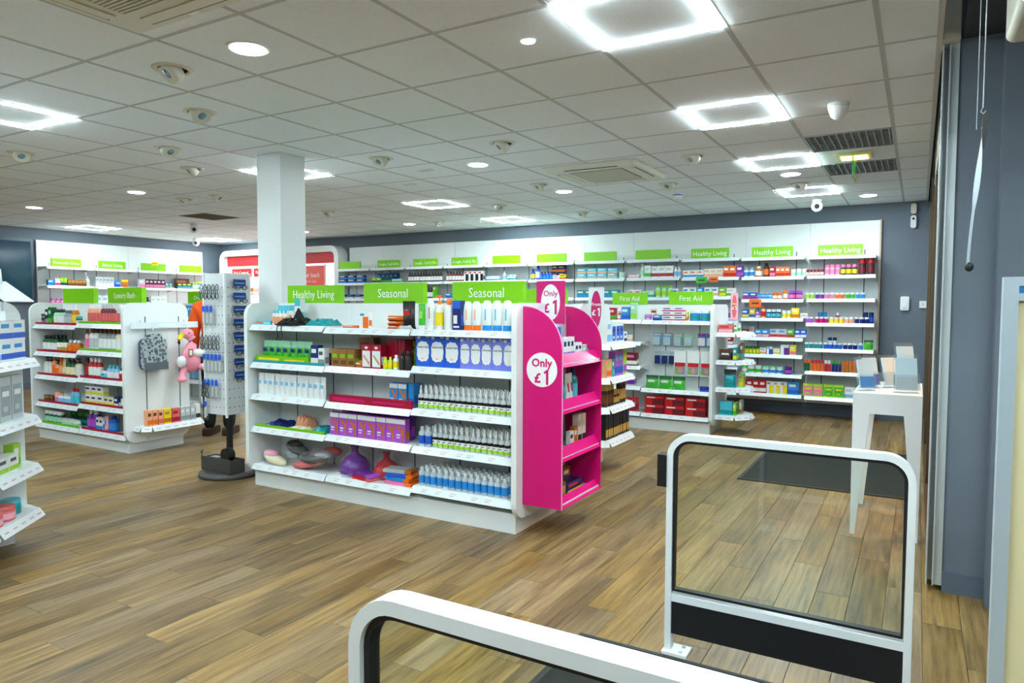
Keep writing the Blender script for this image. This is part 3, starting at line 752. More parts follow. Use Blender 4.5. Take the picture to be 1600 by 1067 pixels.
def tpl_bottle(d, c, style):
    r, h = d[0] / 2, d[1]; a, cap, lab = cols(c, 3); y = r
    out = []
    if style == 'spray':
        out.append(('body', MB().lathe([(r * .95, 0), (r, .006), (r, h * .52), (r * .8, h * .60), (r * .38, h * .66), (r * .38, h * .70)], a, 0, y, 12).mesh('body')))
        out.append(('liquid_label', MB().lathe([(r * 1.015, .012), (r * 1.015, h * .20)], cap, 0, y, 12).lathe([(r * 1.015, h * .20), (r * 1.015, h * .35)], pm('white'), 0, y, 12)
                    .lathe([(r * 1.015, h * .35), (r * 1.015, h * .47)], lab, 0, y, 12)
                    .box(-r * .5, r * .4, -r * .03 , -r * .02, h * .26, h * .30, pm('dgrey')).mesh('liquid_label')))
        out.append(('spray_cap', MB().lathe([(r * .46, h * .68), (r * .46, h * .78), (r * .34, h * .84), (r * .26, h * .96), (r * .20, h)], pm('white'), 0, y, 10).mesh('spray_cap')))
    elif style == 'pump':
        out.append(('body', MB().lathe([(r * .93, 0), (r, .006), (r, h * .62), (r * .75, h * .70), (r * .35, h * .74)], a, 0, y, 12).mesh('body')))
        out.append(('pump_cap', MB().lathe([(r * .45, h * .72), (r * .45, h * .82), (r * .14, h * .83), (r * .14, h * .93)], cap, 0, y, 10).box(-r * .95, r * .28, y - r * .22, y + r * .22, h * .92, h, cap).mesh('pump_cap')))
        out.append(('label', MB().lathe([(r * 1.015, h * .12), (r * 1.015, h * .50)], lab, 0, y, 12).mesh('label')))
    elif style == 'jar':
        out.append(('body', MB().lathe([(r * .94, 0), (r, .004), (r, h * .68), (r * .9, h * .72)], a, 0, y, 14).lathe([(r * 1.01, h * .15), (r * 1.01, h * .55)], lab, 0, y, 14).mesh('body')))
        out.append(('lid', MB().lathe([(r * .97, h * .72), (r * .98, h * .97), (r * .93, h)], cap, 0, y, 14).mesh('lid')))
    elif style == 'squat':     # flattened lotion bottle standing on its cap
        out.append(('body', MB().lathe([(r * .80, h * .18), (r * .98, h * .30), (r, h * .55), (r * .85, h * .85), (r * .6, h * .98), (r * .2, h)], a, 0, y * .7, 14, 1, .62).mesh('body')))
        out.append(('cap', MB().lathe([(r * .88, 0), (r * .9, .004), (r * .86, h * .18)], cap, 0, y * .7, 14, 1, .62).mesh('cap')))
        out.append(('print', MB().box(-r * .12, r * .12, -.001 + y * .7 - r * .62, y * .7 - r * .6, h * .35, h * .72, lab).mesh('print')))
    else:
        out.append(('body', MB().lathe([(r * .94, 0), (r, .005), (r, h * .66), (r * .82, h * .74), (r * .42, h * .80)], a, 0, y, 12).mesh('body')))
        out.append(('cap', MB().lathe([(r * .5, h * .79), (r * .52, h * .98), (r * .46, h)], cap, 0, y, 12).mesh('cap')))
        out.append(('label', MB().lathe([(r * 1.015, h * .14), (r * 1.015, h * .56)], lab, 0, y, 12).mesh('label')))
    return out
def tpl_tube(d, c, style):
    w, h, t = d; a, cap, pr = cols(c, 3); n = 12; vs = []; lv = [(.16, .84, 1.0), (.5, .95, .75), (.85, 1.0, .30), (.93, 1.02, .06), (1.0, 1.02, .06)]
    for z, sx, sy in lv:
        for k in range(n):
            an = 2 * PI * k / n; vs.append((w / 2 * sx * math.cos(an), t / 2 + t / 2 * sy * math.sin(an), z * h))
    fs = [(i * n + k, i * n + (k + 1) % n, (i + 1) * n + (k + 1) % n, (i + 1) * n + k) for i in range(len(lv) - 1) for k in range(n)]
    b = MB().add(vs, fs, a, True).add(vs[-n:], [tuple(range(n))], a)
    e = b.mesh('body')
    p = MB().add([(-w * .22, t * .07 - .001, h * .42), (w * .22, t * .07 - .001, h * .42), (w * .22, t * .26 - .001, h * .70), (-w * .22, t * .26 - .001, h * .70)], [(0, 1, 2, 3)], pr).mesh('print')
    cp = MB().lathe([(w * .40, 0), (w * .41, .004), (w * .40, h * .165)], cap, 0, t / 2, 12, 1, t / w).mesh('cap')
    return [('body', e), ('cap', cp), ('print', p)]
def tpl_pouch(d, c, style):
    w, h, t = d; a, top, pr = cols(c, 3); nx, nz = 6, 7; vs = []
    for side in (-1, 1):
        for i in range(nz + 1):
            for k in range(nx + 1):
                u = k / nx * 2 - 1; v = i / nz
                bul = (1 - u ** 4) * max(0, math.sin(PI * min(1, v * 1.12 + .12))) if v < .86 else 0
                vs.append((u * w / 2 * (1 - .05 * math.sin(PI * v)), t / 2 + side * t / 2 * max(bul, 0.02 if v > .1 else .5), v * h))
    m = (nx + 1) * (nz + 1); fs = []; ft = []
    for i in range(nz):
        for k in range(nx):
            q = i * (nx + 1) + k
            f1 = (q, q + 1, q + nx + 2, q + nx + 1); f2 = (m + q, m + q + nx + 1, m + q + nx + 2, m + q + 1)
            (ft if i >= nz - 2 else fs).extend((f1, f2))
    b = MB().add(vs, fs, a, True); b.add(vs, ft, top, True)
    out = [('bag', b.mesh('bag'))]
    out.append(('label', MB().box(-w * .26, w * .26, -.0022 - 0.0, -.0008, h * .50, h * .66, pr).mesh('label')))
    return out
def tpl_card(d, c, style):
    w, h, t = d; a, bl, pr = cols(c, 3)
    b = MB().box(-w / 2, w / 2, t, t + .002, 0, h, a)
    b.add([(-w * .4, t - .0006, h * .78), (w * .4, t - .0006, h * .78), (w * .4, t - .0006, h * .93), (-w * .4, t - .0006, h * .93)], [(0, 1, 2, 3)], pr)
    o = [('card', b.mesh('card')), ('blister', MB().prism(rrect(-w * .4, w * .4, h * .06, h * .66, w * .1, 3), 'y', 0, t, bl).mesh('blister'))]
    return o
KIND = dict(box=('carton', 'box', tpl_box), bottle=('bottle', 'bottle', tpl_bottle), tube=('cosmetic_tube', 'tube', tpl_tube), pouch=('pouch', 'pouch', tpl_pouch), card=('carded_pack', 'hanging pack', tpl_card))
def template(kind, d, c, style, near):
    key = (kind, d, c, style, near)
    if key not in TPL:
        parts = KIND[kind][2](d, c, style)
        if not near and len(parts) > 1:      # too small in the picture to show its parts: one mesh
            b = MB()
            for _, me in parts:
                vs = [v.co[:] for v in me.vertices]
                for p in me.polygons: b.add([vs[i] for i in p.vertices], [tuple(range(len(p.vertices)))], me.materials[p.material_index], p.use_smooth)
            parts = [(parts[0][0], b.mesh(parts[0][0]))]
        TPL[key] = parts
    return TPL[key]
PLACED = {}
def put(kind, d, c, style, near, loc, rz, label, group, name=None, cat=None, tilt=0):
    parts = template(kind, d, c, style, near)
    nm = name or KIND[kind][0]; ct = cat or KIND[kind][1]
    if len(parts) == 1:
        o = tag(link(nm, parts[0][1], None, loc, rz), label, ct, group)
    else:
        o = empty(nm, label, ct, loc, rz, group)
        for pn, me in parts: link(pn, me, o)
    if tilt: o.rotation_euler.x = tilt
    return o
def row(place, O, rz, z, segs, near=False, depth=0.24):
    """products along a shelf from O (front-left corner); seg = (words, kind, dims, colours, count, options)"""
    u = Vector((math.cos(rz), math.sin(rz), 0)); v = Vector((-math.sin(rz), math.cos(rz), 0))
    x = 0.0; rnd = random.Random(place)
    for seg in segs:
        if not isinstance(seg, tuple): x += seg; continue
        words, kind, d, c, n = seg[:5]; o = seg[5] if len(seg) > 5 else {}
        gap = o.get('gap', 0.004); stack = o.get('stack', 1); rows = o.get('rows', 1)
        w = d[0]; dep = d[2] if len(d) > 2 else d[0]; style = o.get('style', 0 if kind == 'box' else None)
        if 'at' in o: x = o['at']
        y0 = o.get('y', 0.012)
        for i in range(n):
            for r in range(rows):
                for s in range(stack):
                    if r and s: continue
                    if n * rows * stack == 1: lab = words
                    else:
                        lab = words if n == 1 else f'{ORD[i + 1]} {words} from left'
                        if stack > 1: lab = f'{["lower", "upper", "topmost"][s]} {lab}'
                        if rows > 1: lab += f', {["front", "second", "third", "fourth", "fifth"][r]} row'
                    lab = f'{lab}, {place}'
                    if len(lab.split()) > 16: lab = lab.replace(' from left', '', 1)
                    px = x + w / 2 + i * (w + gap); py = y0 + r * (dep + o.get('rgap', 0.004)) + (rnd.random() * 0.006 if r == 0 else 0.006)
                    P = Vector(O) + u * px + v * py + Vector((0, 0, z - O[2] + 0.0004 + s * d[1] * 1.001))
                    put(kind, d, c, style, near, P, rz + (rnd.random() - .5) * 0.05 * (1 if kind == 'box' and gap < .01 else 0) * 0.4, lab, f'{words}s, {place}', o.get('name'), o.get('cat'))
        x += n * (w + gap) + 0.006

# ---- centre gondola
AYF = AY - 0.010
def arow(bay, k, segs):
    x0 = AX + bay * ABW + 0.015; z = ALV[bay][k]
    row(f'{ORD[k + 1]} shelf, {["left", "middle", "right"][bay]} bay, centre gondola', (x0, AYF, z), 0, z, segs, True)
WB = dict(name='lotion_bottle', cat='bottle')
arow(0, 0, [0.02, ('aqua counter tray', 'box', (.16, .03, .14), ('aqua', 'orange', 'white'), 1, dict(style=6)),
            ('white bottle with aqua cap', 'bottle', (.036, .115), ('white', 'aqua', 'peach'), 4, dict(gap=.002)),
            ('blue sachet', 'pouch', (.10, .05, .04), ('blue', 'aqua', 'white'), 1),
            ('white box with aqua top', 'box', (.055, .15, .04), ('white', 'aqua', 'orange'), 3, dict(style=1, at=.10, y=.16)),
            ('tall white box with aqua lid', 'box', (.06, .20, .05), ('white', 'aqua', 'orange'), 1, dict(style=1, y=.16))])
arow(0, 1, [0.03, ('bright green gel pouch', 'pouch', (.075, .17, .045), ('green', 'mint', 'navy'), 7, dict(y=.05, gap=.001)),
            ('navy foot powder box', 'box', (.075, .15, .05), ('navy', 'white', 'white'), 1, dict(style=0, at=.60, y=.02)),
            ('white foot powder box', 'box', (.06, .13, .05), ('white', 'grey', 'dgrey'), 1, dict(style=0)),
            ('long lime and yellow display tray', 'box', (.57, .055, .03), ('lime', 'yellow', 'yellow'), 1, dict(style=6, at=.015, y=.008))])
arow(0, 2, [0.02, ('white sachet tube with blue mark', 'pouch', (.058, .165, .035), ('white', 'white', 'lblue'), 12, dict(gap=.002))])
arow(1, 0, [0.14, ('flat orange packet', 'box', (.13, .018, .09), ('orange', 'amber', 'white'), 1),
            0.01, ('white and orange box', 'box', (.085, .115, .04), ('white', 'orange', 'teal'), 1, dict(style=3)), 0.13,
            ('orange snack bar packet', 'pouch', (.14, .03, .09), ('orange', 'amber', 'white'), 1, dict(stack=3)),
            ('black and red snack pouch', 'pouch', (.105, .19, .05), ('black', 'black', 'red'), 1)])
arow(1, 1, [0.02, ('kraft box with green window', 'box', (.072, .125, .08), ('kraft', 'lime', 'brown'), 3, dict(style=7)),
            ('kraft box at back', 'box', (.14, .205, .07), ('kraft', 'dbrown', 'brown'), 1, dict(at=.16, y=.15)),
            ('orange mesh pack', 'pouch', (.07, .05, .06), ('amber', 'orange', 'white'), 1, dict(at=.245)),
            ('disposable glove box', 'box', (.083, .165, .07), ('crimson', 'white', 'white'), 2, dict(style=5, at=.315)),
            ('tall crimson slim box', 'box', (.028, .20, .12), ('crimson', 'maroon', 'crimson'), 5, dict(at=.47, y=.10)),
            ('yellow and green bottle', 'bottle', (.035, .085), ('lgreen', 'yellow', 'yellow'), 2, dict(at=.50, y=.01)),
            ('white bottle with yellow label', 'bottle', (.045, .10), ('white', 'white', 'yellow'), 1, dict(y=.01)),
            ('dark brown medicine bottle', 'bottle', (.045, .13), ('dbrown', 'black', 'charcoal'), 2, dict(y=.01)),
            ('green round-print box', 'box', (.075, .19, .05), ('lgreen', 'dgreen', 'white'), 1, dict(style=2, at=.57, y=.19))])
arow(1, 2, [('long magenta shelf-edge tray', 'box', (.75, .055, .035), ('crimson', 'magenta', 'magenta'), 1, dict(style=6, at=.005, y=.004)),
            ('blue hosiery carton', 'box', (.072, .165, .05), ('sky', 'amber', 'white'), 2, dict(style=4, at=.53, y=.05)),
            ('plain blue hosiery carton', 'box', (.045, .165, .09), ('sky', 'blue', 'sky'), 1, dict(y=.06))])
arow(1, 3, [0.005, ('purple hosiery carton', 'box', (.084, .165, .05), ('violet', 'amber', 'white'), 8, dict(style=4, gap=.003)),
            ('dark purple carton at back', 'box', (.088, .19, .05), ('purple', 'violet', 'violet'), 7, dict(at=.02, y=.12))])
arow(2, 0, [0.015, ('green lotion tube', 'tube', (.055, .17, .04), ('green', 'white', 'lgreen'), 1), 
            ('white sun lotion bottle', 'bottle', (.06, .205), ('white', 'white', 'amber'), 1, dict(style='squat', **WB)),
            ('sun spray with orange trigger', 'bottle', (.058, .225), ('offwhite', 'orange', 'yellow'), 1, dict(style='pump', **WB)),
            ('white sun spray with big orange cap', 'bottle', (.07, .205), ('white', 'orange', 'white'), 1, dict(name='lotion_bottle')),
            ('navy sun cream carton', 'box', (.062, .19, .05), ('navy', 'blue', 'white'), 1, dict(style=1)),
            ('white lotion with orange base', 'bottle', (.066, .185), ('white', 'orange', 'peach'), 2, dict(style='squat', gap=.002, **WB)),
            ('white lotion with blue base', 'bottle', (.072, .19), ('white', 'sky', 'aqua'), 3, dict(style='squat', gap=.004, **WB))])
arow(2, 2, [0.01, ('clear green-label spray bottle', 'bottle', (.040, .155), ('clear', 'lgreen', 'black'), 17, dict(style='spray', rows=3, gap=.003, name='spray_bottle'))])
arow(2, 3, [0.01, ('blue-label clear bottle', 'bottle', (.047, .13), ('clear', 'clear', 'blue'), 2, dict(rows=2, gap=.008)),
            ('clear green-label spray bottle', 'bottle', (.040, .155), ('clear', 'lgreen', 'black'), 14, dict(style='spray', rows=3, gap=.003, name='spray_bottle'))])
arow(2, 4, [0.01, ('blue-label clear sanitiser bottle', 'bottle', (.045, .125), ('clear', 'white', 'sky'), 14, dict(rows=4, gap=.005))])
# the blue cloud-print cartons
def cloud_box(x, w, h, z, label, main, text_size):
    o = empty('carton', label, 'box', (x, AYF + 0.02, z + .0004), 0, 'blue cloud-print cartons')
    MB().box(-w / 2, w / 2, 0, .09, 0, h, pm(main)).build('carton_body', o)
    c = MB(); pts = []
    for k in range(72):
        a = 2 * PI * k / 72; bump = 1 + .035 * math.cos(11 * a)
        pts.append((w * .43 * bump * (abs(math.cos(a)) ** .7) * (1 if math.cos(a) > 0 else -1), h * .47 + h * .31 * bump * (abs(math.sin(a)) ** .7) * (1 if math.sin(a) > 0 else -1)))
    c.prism(pts, 'y', -.0006, 0.0002, pm('white'))
    for (cx, cz, r) in ((-.30, .90, .085), (.30, .93, .07), (.39, .91, .05)):
        c.prism([(w * cx + h * r * .75 * math.cos(t * .5236), h * cz + h * r * .6 * math.sin(t * .5236)) for t in range(12)], 'y', -.0006, 0.0002, pm('white'))
    p = c.build('cloud_print', o)
    lettering('SANATURE', text_size, mat('print_grey', .5, 0, (90, 95, 110)), (0, -.0012, h * .60), o, squeeze=.95)
    MB().box(-w * .13, w * .10, -.0012, -.0006, h * .23, h * .28, pm('lpink' if h > .208 else 'cream')).build('accent_print', o)
for i in range(3): cloud_box(AX + 2 * ABW + .072 + i * .117, .114, .214, ALV[2][1], f'{ORD[i + 1]} large blue SANATURE carton from left, right bay, centre gondola', 'blue', .0185)
for i in range(5): cloud_box(AX + 2 * ABW + .408 + i * .081, .079, .205, ALV[2][1], f'{ORD[i + 1]} narrow lilac SANATURE carton from left, right bay, centre gondola', 'lilac', .0128)
# cloth and bagged goods
def drape(name, label, cat, c, x, y, z, w, d, h, seed, spikes=0):
    """a crumpled folded piece of cloth lying on a shelf"""
    rnd = random.Random(seed); nx, ny = 14, 6; b = MB(); vs = []
    hs = [[rnd.random() for _ in range(ny + 1)] for _ in range(nx + 1)]
    for i in range(nx + 1):
        for k in range(ny + 1):
            edge = min(i, nx - i, 2) / 2 * min(k + .6, ny - k + .6, 2) / 2
            vs.append(((i / nx - .5) * w, (k / ny) * d + (rnd.random() - .5) * .008, max(.003, (hs[i][k] * .5 + .5) * h * min(1, edge + .15))))
    n = len(vs); vs += [(v[0], v[1], 0) for v in vs]
    fs = []
    for i in range(nx):
        for k in range(ny):
            q = i * (ny + 1) + k; f = (q, q + ny + 1, q + ny + 2, q + 1); fs += [f, tuple(n + j for j in f[::-1])]
    for i in range(nx):
        q = i * (ny + 1); fs.append((q, n + q, n + q + ny + 1, q + ny + 1)); q += ny; fs.append((q, q + ny + 1, n + q + ny + 1, n + q))
    for k in range(ny):
        fs.append((k, k + 1, n + k + 1, n + k)); q = nx * (ny + 1) + k; fs.append((q, n + q, n + q + 1, q + 1))
    b.add(vs, fs, pm(c), False)
    return tag(b.build(name, None, loc=(x, y, z + .0005)), label, cat)
m_ = drape('folded_cloth', 'black folded cloth mask on top shelf left bay, centre gondola', 'cloth', 'black', -4.08, AYF - .02, ALV[0][0], .24, .20, .06, 3)
MB().prism([(-.01, .03), (.13, .03), (.055, .13)], 'y', .06, .075, pm('black')).build('peak', m_)
for x in (-.06, -.015): MB().tube([(x, -.03, .02), (x - .004, -.038, -.03), (x + .006, -.036, -.075), (x - .01, -.038, -.11)], .004, pm('black'), 6).build('strap', m_)
drape('folded_cloth', 'turquoise folded cloth beside the black one, centre gondola', 'cloth', 'teal', -3.83, AYF + .03, ALV[0][0], .22, .16, .055, 5)
drape('folded_cloth', 'blue folded packet under the black cloth, centre gondola', 'cloth', 'navy', -4.25, AYF + .02, ALV[0][0], .085, .15, .035, 8)
drape('folded_cloth', 'grey clear-bagged packet beside black snack pouch, centre gondola', 'packet', 'lgrey', -2.975, AYF - .005, ALV[1][0], .13, .02, .03, 9)
m_ = drape('folded_cloth', 'black folded mask hanging by the navy foot powder box, centre gondola', 'cloth', 'black', -3.74, AYF + .085, ALV[0][1], .08, .07, .10, 12)
drape('folded_cloth', 'navy dotted folded socks on fourth shelf, centre gondola', 'cloth', 'navy', -4.31, AYF + .03, ALV[0][3], .20, .18, .045, 21)
drape('folded_cloth', 'beige bagged pad on fourth shelf, centre gondola', 'cloth', 'peach', -4.10, AYF + .13, ALV[0][3], .14, .10, .10, 22)
drape('folded_cloth', 'cream bagged flat socks on fourth shelf, centre gondola', 'cloth', 'cream', -4.02, AYF + .01, ALV[0][3], .20, .10, .03, 23)
drape('folded_cloth', 'teal and navy folded socks at shelf end, centre gondola', 'cloth', 'teal', -3.82, AYF + .02, ALV[0][3], .15, .16, .045, 24)
o = tag(MB().box(-.37, .37, 0, .006, 0, .022, mat('lime', .4)).box(-.37, .37, .006, .05, 0, .003, mat('lime', .4)).build('shelf_edge_liner', None, loc=(AX + ABW / 2, AYF - .004, ALV[0][3] + .0004)), 'lime green liner along the fourth shelf edge, centre gondola', 'liner')
o = tag(MB().box(-.375, .375, 0, .006, 0, .022, mat('teal', .4)).box(-.375, .375, .006, .018, 0, .003, mat('teal', .4)).build('shelf_edge_liner', None, loc=(AX + ABW / 2, AYF - .006, ALV[0][1] + .0004)), 'teal liner under the green pouches, centre gondola', 'liner')
def slipper(x, y, z, rz, c, c2, label, l=.30, lift=0):
    o = empty('bagged_slipper', label, 'slipper', (x, y, z + .0005), rz, 'bagged slippers on the bottom shelf')
    n = 16; pts = []
    for k in range(n):
        a = 2 * PI * k / n; pts.append((l / 2 * math.cos(a), (.062 + .014 * math.cos(a)) * math.sin(a)))
    b = MB(); vs = []
    for hz, s in ((0, .92), (.018, 1), (.036, .93)):
        for p in pts: vs.append((p[0] * s, p[1] * s, hz + lift * (p[0] / l + .5) ** 2))
    fs = [(i * n + k, i * n + (k + 1) % n, (i + 1) * n + (k + 1) % n, (i + 1) * n + k) for i in range(2) for k in range(n)] + [tuple(range(n))[::-1], tuple(range(2 * n, 3 * n))]
    b.add(vs, fs, pm(c), True).build('sole', o)
    MB().ball((l * .24, 0, .04 + lift * .5), .07, pm(c2), 12, 6, (1.15, .85, .5)).build('upper', o)
    MB().ball((l * .05, 0, .035 + lift * .3), .1, M_BAG, 12, 6, (1.7, .75, .42)).build('clear_bag', o)
zb = ALV[0][4]
slipper(-4.32, AYF + .07, zb + .004, 2.9, 'cream', 'lpink', 'cream bagged slipper at the lower left, bottom shelf, centre gondola', lift=.05)
slipper(-4.17, AYF + .17, zb + .075, 2.9, 'dgrey', 'charcoal', 'charcoal bagged slipper leaning at left, bottom shelf, centre gondola', lift=.05)
slipper(-3.90, AYF + .17, zb + .055, .2, 'coral', 'coral', 'coral bagged slipper lying upper, bottom shelf, centre gondola', lift=.06)
slipper(-3.97, AYF + .07, zb + .004, .1, 'coral', 'peach', 'coral bagged slipper with beige patch, bottom shelf, centre gondola', lift=.05)
slipper(-3.86, AYF + .05, zb + .065, .1, 'dgrey', 'grey', 'grey bagged slipper at front, bottom shelf, centre gondola', lift=.04)
def bagged_ball(x, y, z, r, c, label):
    o = empty('bagged_hat', label, 'hat', (x, y, z + .0005))
    MB().lathe([(r * .95, 0), (r * 1.08, r * .25), (r * 1.0, r * .75), (r * .7, r * 1.15), (r * .3, r * 1.4), (r * .2, r * 1.7), (r * .34, r * 2.0)], pm(c), seg=16).build('hat_body', o)
    MB().lathe([(r * 1.1, .002), (r * 1.2, r * .4), (r * 1.1, r * 1.1), (r * .5, r * 1.7), (r * .6, r * 2.1)], M_BAG, seg=10, smooth=False).build('clear_bag', o)
z2 = ALV[1][4]
bagged_ball(-3.55, AYF + .13, z2, .105, 'purple', 'purple bagged hat on the bottom shelf middle bay, centre gondola')
bagged_ball(-3.28, AYF + .165, z2, .092, 'red', 'red bagged hat on the bottom shelf middle bay, centre gondola')
def flat_pack(x, y, z, w, d, h, c, c2, rz, label):
    o = empty('flat_pack', label, 'pack', (x, y, z + .0005), rz, 'flat packs on the bottom shelf')
    MB().prism(rrect(-w / 2, w / 2, 0, h, h * .4, 3), 'y', -d / 2, d / 2, pm(c)).build('pack', o)
    MB().prism(rrect(w / 2 - .05, w / 2 + .002, -.0006, h + .0006, h * .4, 3), 'y', -d / 2 - .001, d / 2 + .001, pm(c2)).build('end_band', o)
for (x, dy, dz, c, c2, rz, nm) in ((-3.05, .07, 0, 'pink', 'orange', .05, 'pink lowest'), (-3.06, .08, .026, 'sky', 'orange', -.04, 'sky blue'), (-3.05, .08, .052, 'blue', 'orange', .08, 'dark blue'),
                                   (-3.08, .09, .078, 'lgrey', 'amber', .18, 'grey topmost')):
    flat_pack(x - .02, AYF + dy + .01, z2 + dz, .22, .11, .024, c, c2, rz, f'{nm} flat pack in the stack, bottom shelf, centre gondola')
flat_pack(-3.37, AYF + .05, z2, .20, .10, .022, 'red', 'coral', -.15, 'red flat pack before the red hat, centre gondola')
flat_pack(-3.36, AYF + .055, z2 + .024, .19, .09, .022, 'purple', 'violet', -.3, 'purple flat pack on the red pack, centre gondola')
flat_pack(-3.60, AYF + .05, z2, .16, .09, .012, 'white', 'lgrey', .05, 'white flat pack below the purple hat, centre gondola')
# ---- back wall
def wrow(bay, k, segs, x=0.03):
    x0 = WX0 + bay * WBW + x; z = WLV[bay][k]
    row(f'{ORD[k + 1]} shelf, {ORD[bay + 1]} back wall bay', (x0, WYF, z), 0, z, segs)
B = 'box'; BO = 'bottle'; J = dict(style='jar', name='tub', cat='tub', gap=.006)
wrow(0, 1, [('navy cough pastille box', B, (.19, .07, .06), ('navy', 'sky', 'white'), 3, dict(stack=2, gap=.02))])
wrow(0, 2, [('navy box', B, (.16, .07, .06), ('navy', 'white', 'sky'), 3, dict(gap=.03))])
wrow(1, 1, [('green cold relief box', B, (.10, .09, .05), ('lime', 'dgreen', 'white'), 2), ('dark green box', B, (.11, .10, .05), ('dgreen', 'green', 'navy'), 2), ('pale green box', B, (.10, .06, .05), ('mint', 'green', 'white'), 2),
            ('navy box behind', B, (.09, .165, .05), ('navy', 'sky', 'sky'), 5, dict(at=.04, y=.10))])
wrow(2, 1, [('dark cough syrup bottle', BO, (.055, .16), ('dbrown', 'black', 'white'), 12, dict(gap=.005))])
wrow(2, 2, [('maroon syrup bottle', BO, (.06, .17), ('maroon', 'lgrey', 'pink'), 4), ('dark syrup bottle with white label', BO, (.062, .18), ('dbrown', 'black', 'white'), 4), ('lime carton', B, (.09, .2, .05), ('lime', 'green', 'white'), 1, dict(style=3))])
wrow(3, 1, [('dark syrup bottle', BO, (.055, .16), ('maroon', 'black', 'white'), 6, dict(gap=.005)), ('white throat spray carton', B, (.085, .16, .05), ('white', 'black', 'red'), 4, dict(style=3, gap=.01))])
wrow(3, 2, [('sky blue carton', B, (.12, .08, .05), ('sky', 'blue', 'white'), 3), ('white carton', B, (.1, .1, .05), ('white', 'sky', 'red'), 2)])
wrow(4, 1, [('flat white carton', B, (.24, .07, .06), ('white', 'sky', 'lgrey'), 1), 0.05, ('white nasal spray bottle', BO, (.05, .14), ('white', 'white', 'lblue'), 1), .03, ('teal and white carton', B, (.07, .09, .05), ('white', 'teal', 'aqua'), 2)])
wrow(4, 2, [('red and white carton', B, (.1, .13, .05), ('white', 'red', 'yellow'), 3), ('yellow carton', B, (.1, .1, .05), ('yellow', 'red', 'white'), 2)])
wrow(5, 1, [('blue mouthwash bottle', BO, (.07, .16), ('blue', 'navy', 'yellow'), 1), ('tall blue mouthwash bottle', BO, (.08, .22), ('blue', 'navy', 'white'), 1), ('small blue bottle', BO, (.05, .12), ('blue', 'navy', 'sky'), 4),
            ('white carton', B, (.11, .06, .05), ('white', 'pink', 'blue'), 1), ('yellow carton', B, (.1, .075, .05), ('yellow', 'red', 'navy'), 1), ('navy stacked carton', B, (.11, .11, .05), ('navy', 'orange', 'yellow'), 2, dict(at=.32, y=.12, stack=2))])
wrow(5, 2, [('navy carton', B, (.12, .12, .05), ('navy', 'white', 'sky'), 4)])
wrow(6, 1, [('turquoise tissue carton', B, (.15, .075, .08), ('aqua', 'peach', 'white'), 4, dict(stack=2, gap=.01)), ('white round dispenser', BO, (.09, .09), ('white', 'white', 'mint'), 1, J)])
wrow(6, 2, [('turquoise carton', B, (.13, .11, .05), ('teal', 'sky', 'white'), 5)])
wrow(7, 1, [('flat peach carton', B, (.17, .05, .05), ('white', 'coral', 'peach'), 1), ('slim white bottle', BO, (.055, .19), ('white', 'lgrey', 'mint'), 1), ('white carton with green stripe', B, (.09, .17, .05), ('white', 'green', 'mint'), 1),
            ('white angled packet', B, (.1, .16, .04), ('white', 'crimson', 'lgrey'), 3), ('white slim bottle at right', BO, (.045, .14), ('white', 'white', 'lblue'), 2)])
wrow(7, 2, [('pink and white carton', B, (.1, .11, .05), ('white', 'coral', 'pink'), 2), ('pale turquoise box', B, (.085, .09, .05), ('mint', 'teal', 'white'), 2), ('pale green bottle', BO, (.08, .17), ('mint', 'lime', 'lgreen'), 3), ('sky carton', B, (.07, .12, .05), ('white', 'sky', 'sky'), 1)])
wrow(8, 1, [('white and blue vitamin carton', B, (.09, .10, .05), ('white', 'sky', 'orange'), 3), ('white carton with peach dots', B, (.082, .115, .05), ('offwhite', 'peach', 'peach'), 3, dict(gap=.001)), ('orange vitamin carton', B, (.08, .145, .05), ('orange', 'red', 'white'), 2, dict(gap=.001)), ('purple vitamin carton', B, (.085, .15, .05), ('purple', 'violet', 'white'), 1)])
wrow(8, 2, [('white and red carton', B, (.09, .12, .05), ('white', 'red', 'sky'), 2), ('blue and white carton', B, (.09, .12, .05), ('sky', 'white', 'white'), 1), ('peach and white carton', B, (.09, .12, .05), ('white', 'peach', 'sky'), 2), ('lime carton', B, (.09, .12, .05), ('lime', 'yellow', 'white'), 1), ('pale carton', B, (.12, .11, .05), ('offwhite', 'green', 'lgrey'), 1)])
wrow(8, 3, [('dark purple carton', B, (.10, .10, .05), ('purple', 'white', 'violet'), 7)])
wrow(8, 4, [('crimson carton', B, (.11, .11, .05), ('crimson', 'white', 'white'), 6)])
wrow(8, 5, [('lime jar', BO, (.07, .10), ('lime', 'green', 'white'), 8, J)])
wrow(9, 1, [('white tablet bottle with blue label', BO, (.065, .12), ('white', 'lblue', 'sky'), 2), ('amber and white bottle', BO, (.09, .14), ('amber', 'white', 'white'), 1), ('tall dark tonic bottle', BO, (.08, .18), ('dbrown', 'black', 'orange'), 1), ('crimson carton', B, (.065, .13, .05), ('crimson', 'pink', 'white'), 1),
            ('orange carton', B, (.055, .12, .05), ('orange', 'red', 'white'), 3, dict(gap=.001)), ('white tablet tub', BO, (.06, .09), ('white', 'white', 'mint'), 3, J)])
wrow(9, 2, [('blue carton', B, (.09, .09, .05), ('blue', 'red', 'white'), 2), ('white tub with blue band', BO, (.05, .07), ('white', 'sky', 'sky'), 3, J), ('amber tub', BO, (.055, .09), ('amber', 'orange', 'white'), 2, J), ('tall amber bottle', BO, (.055, .13), ('amber', 'orange', 'white'), 1), ('purple tub', BO, (.08, .11), ('purple', 'violet', 'pink'), 2, J)])
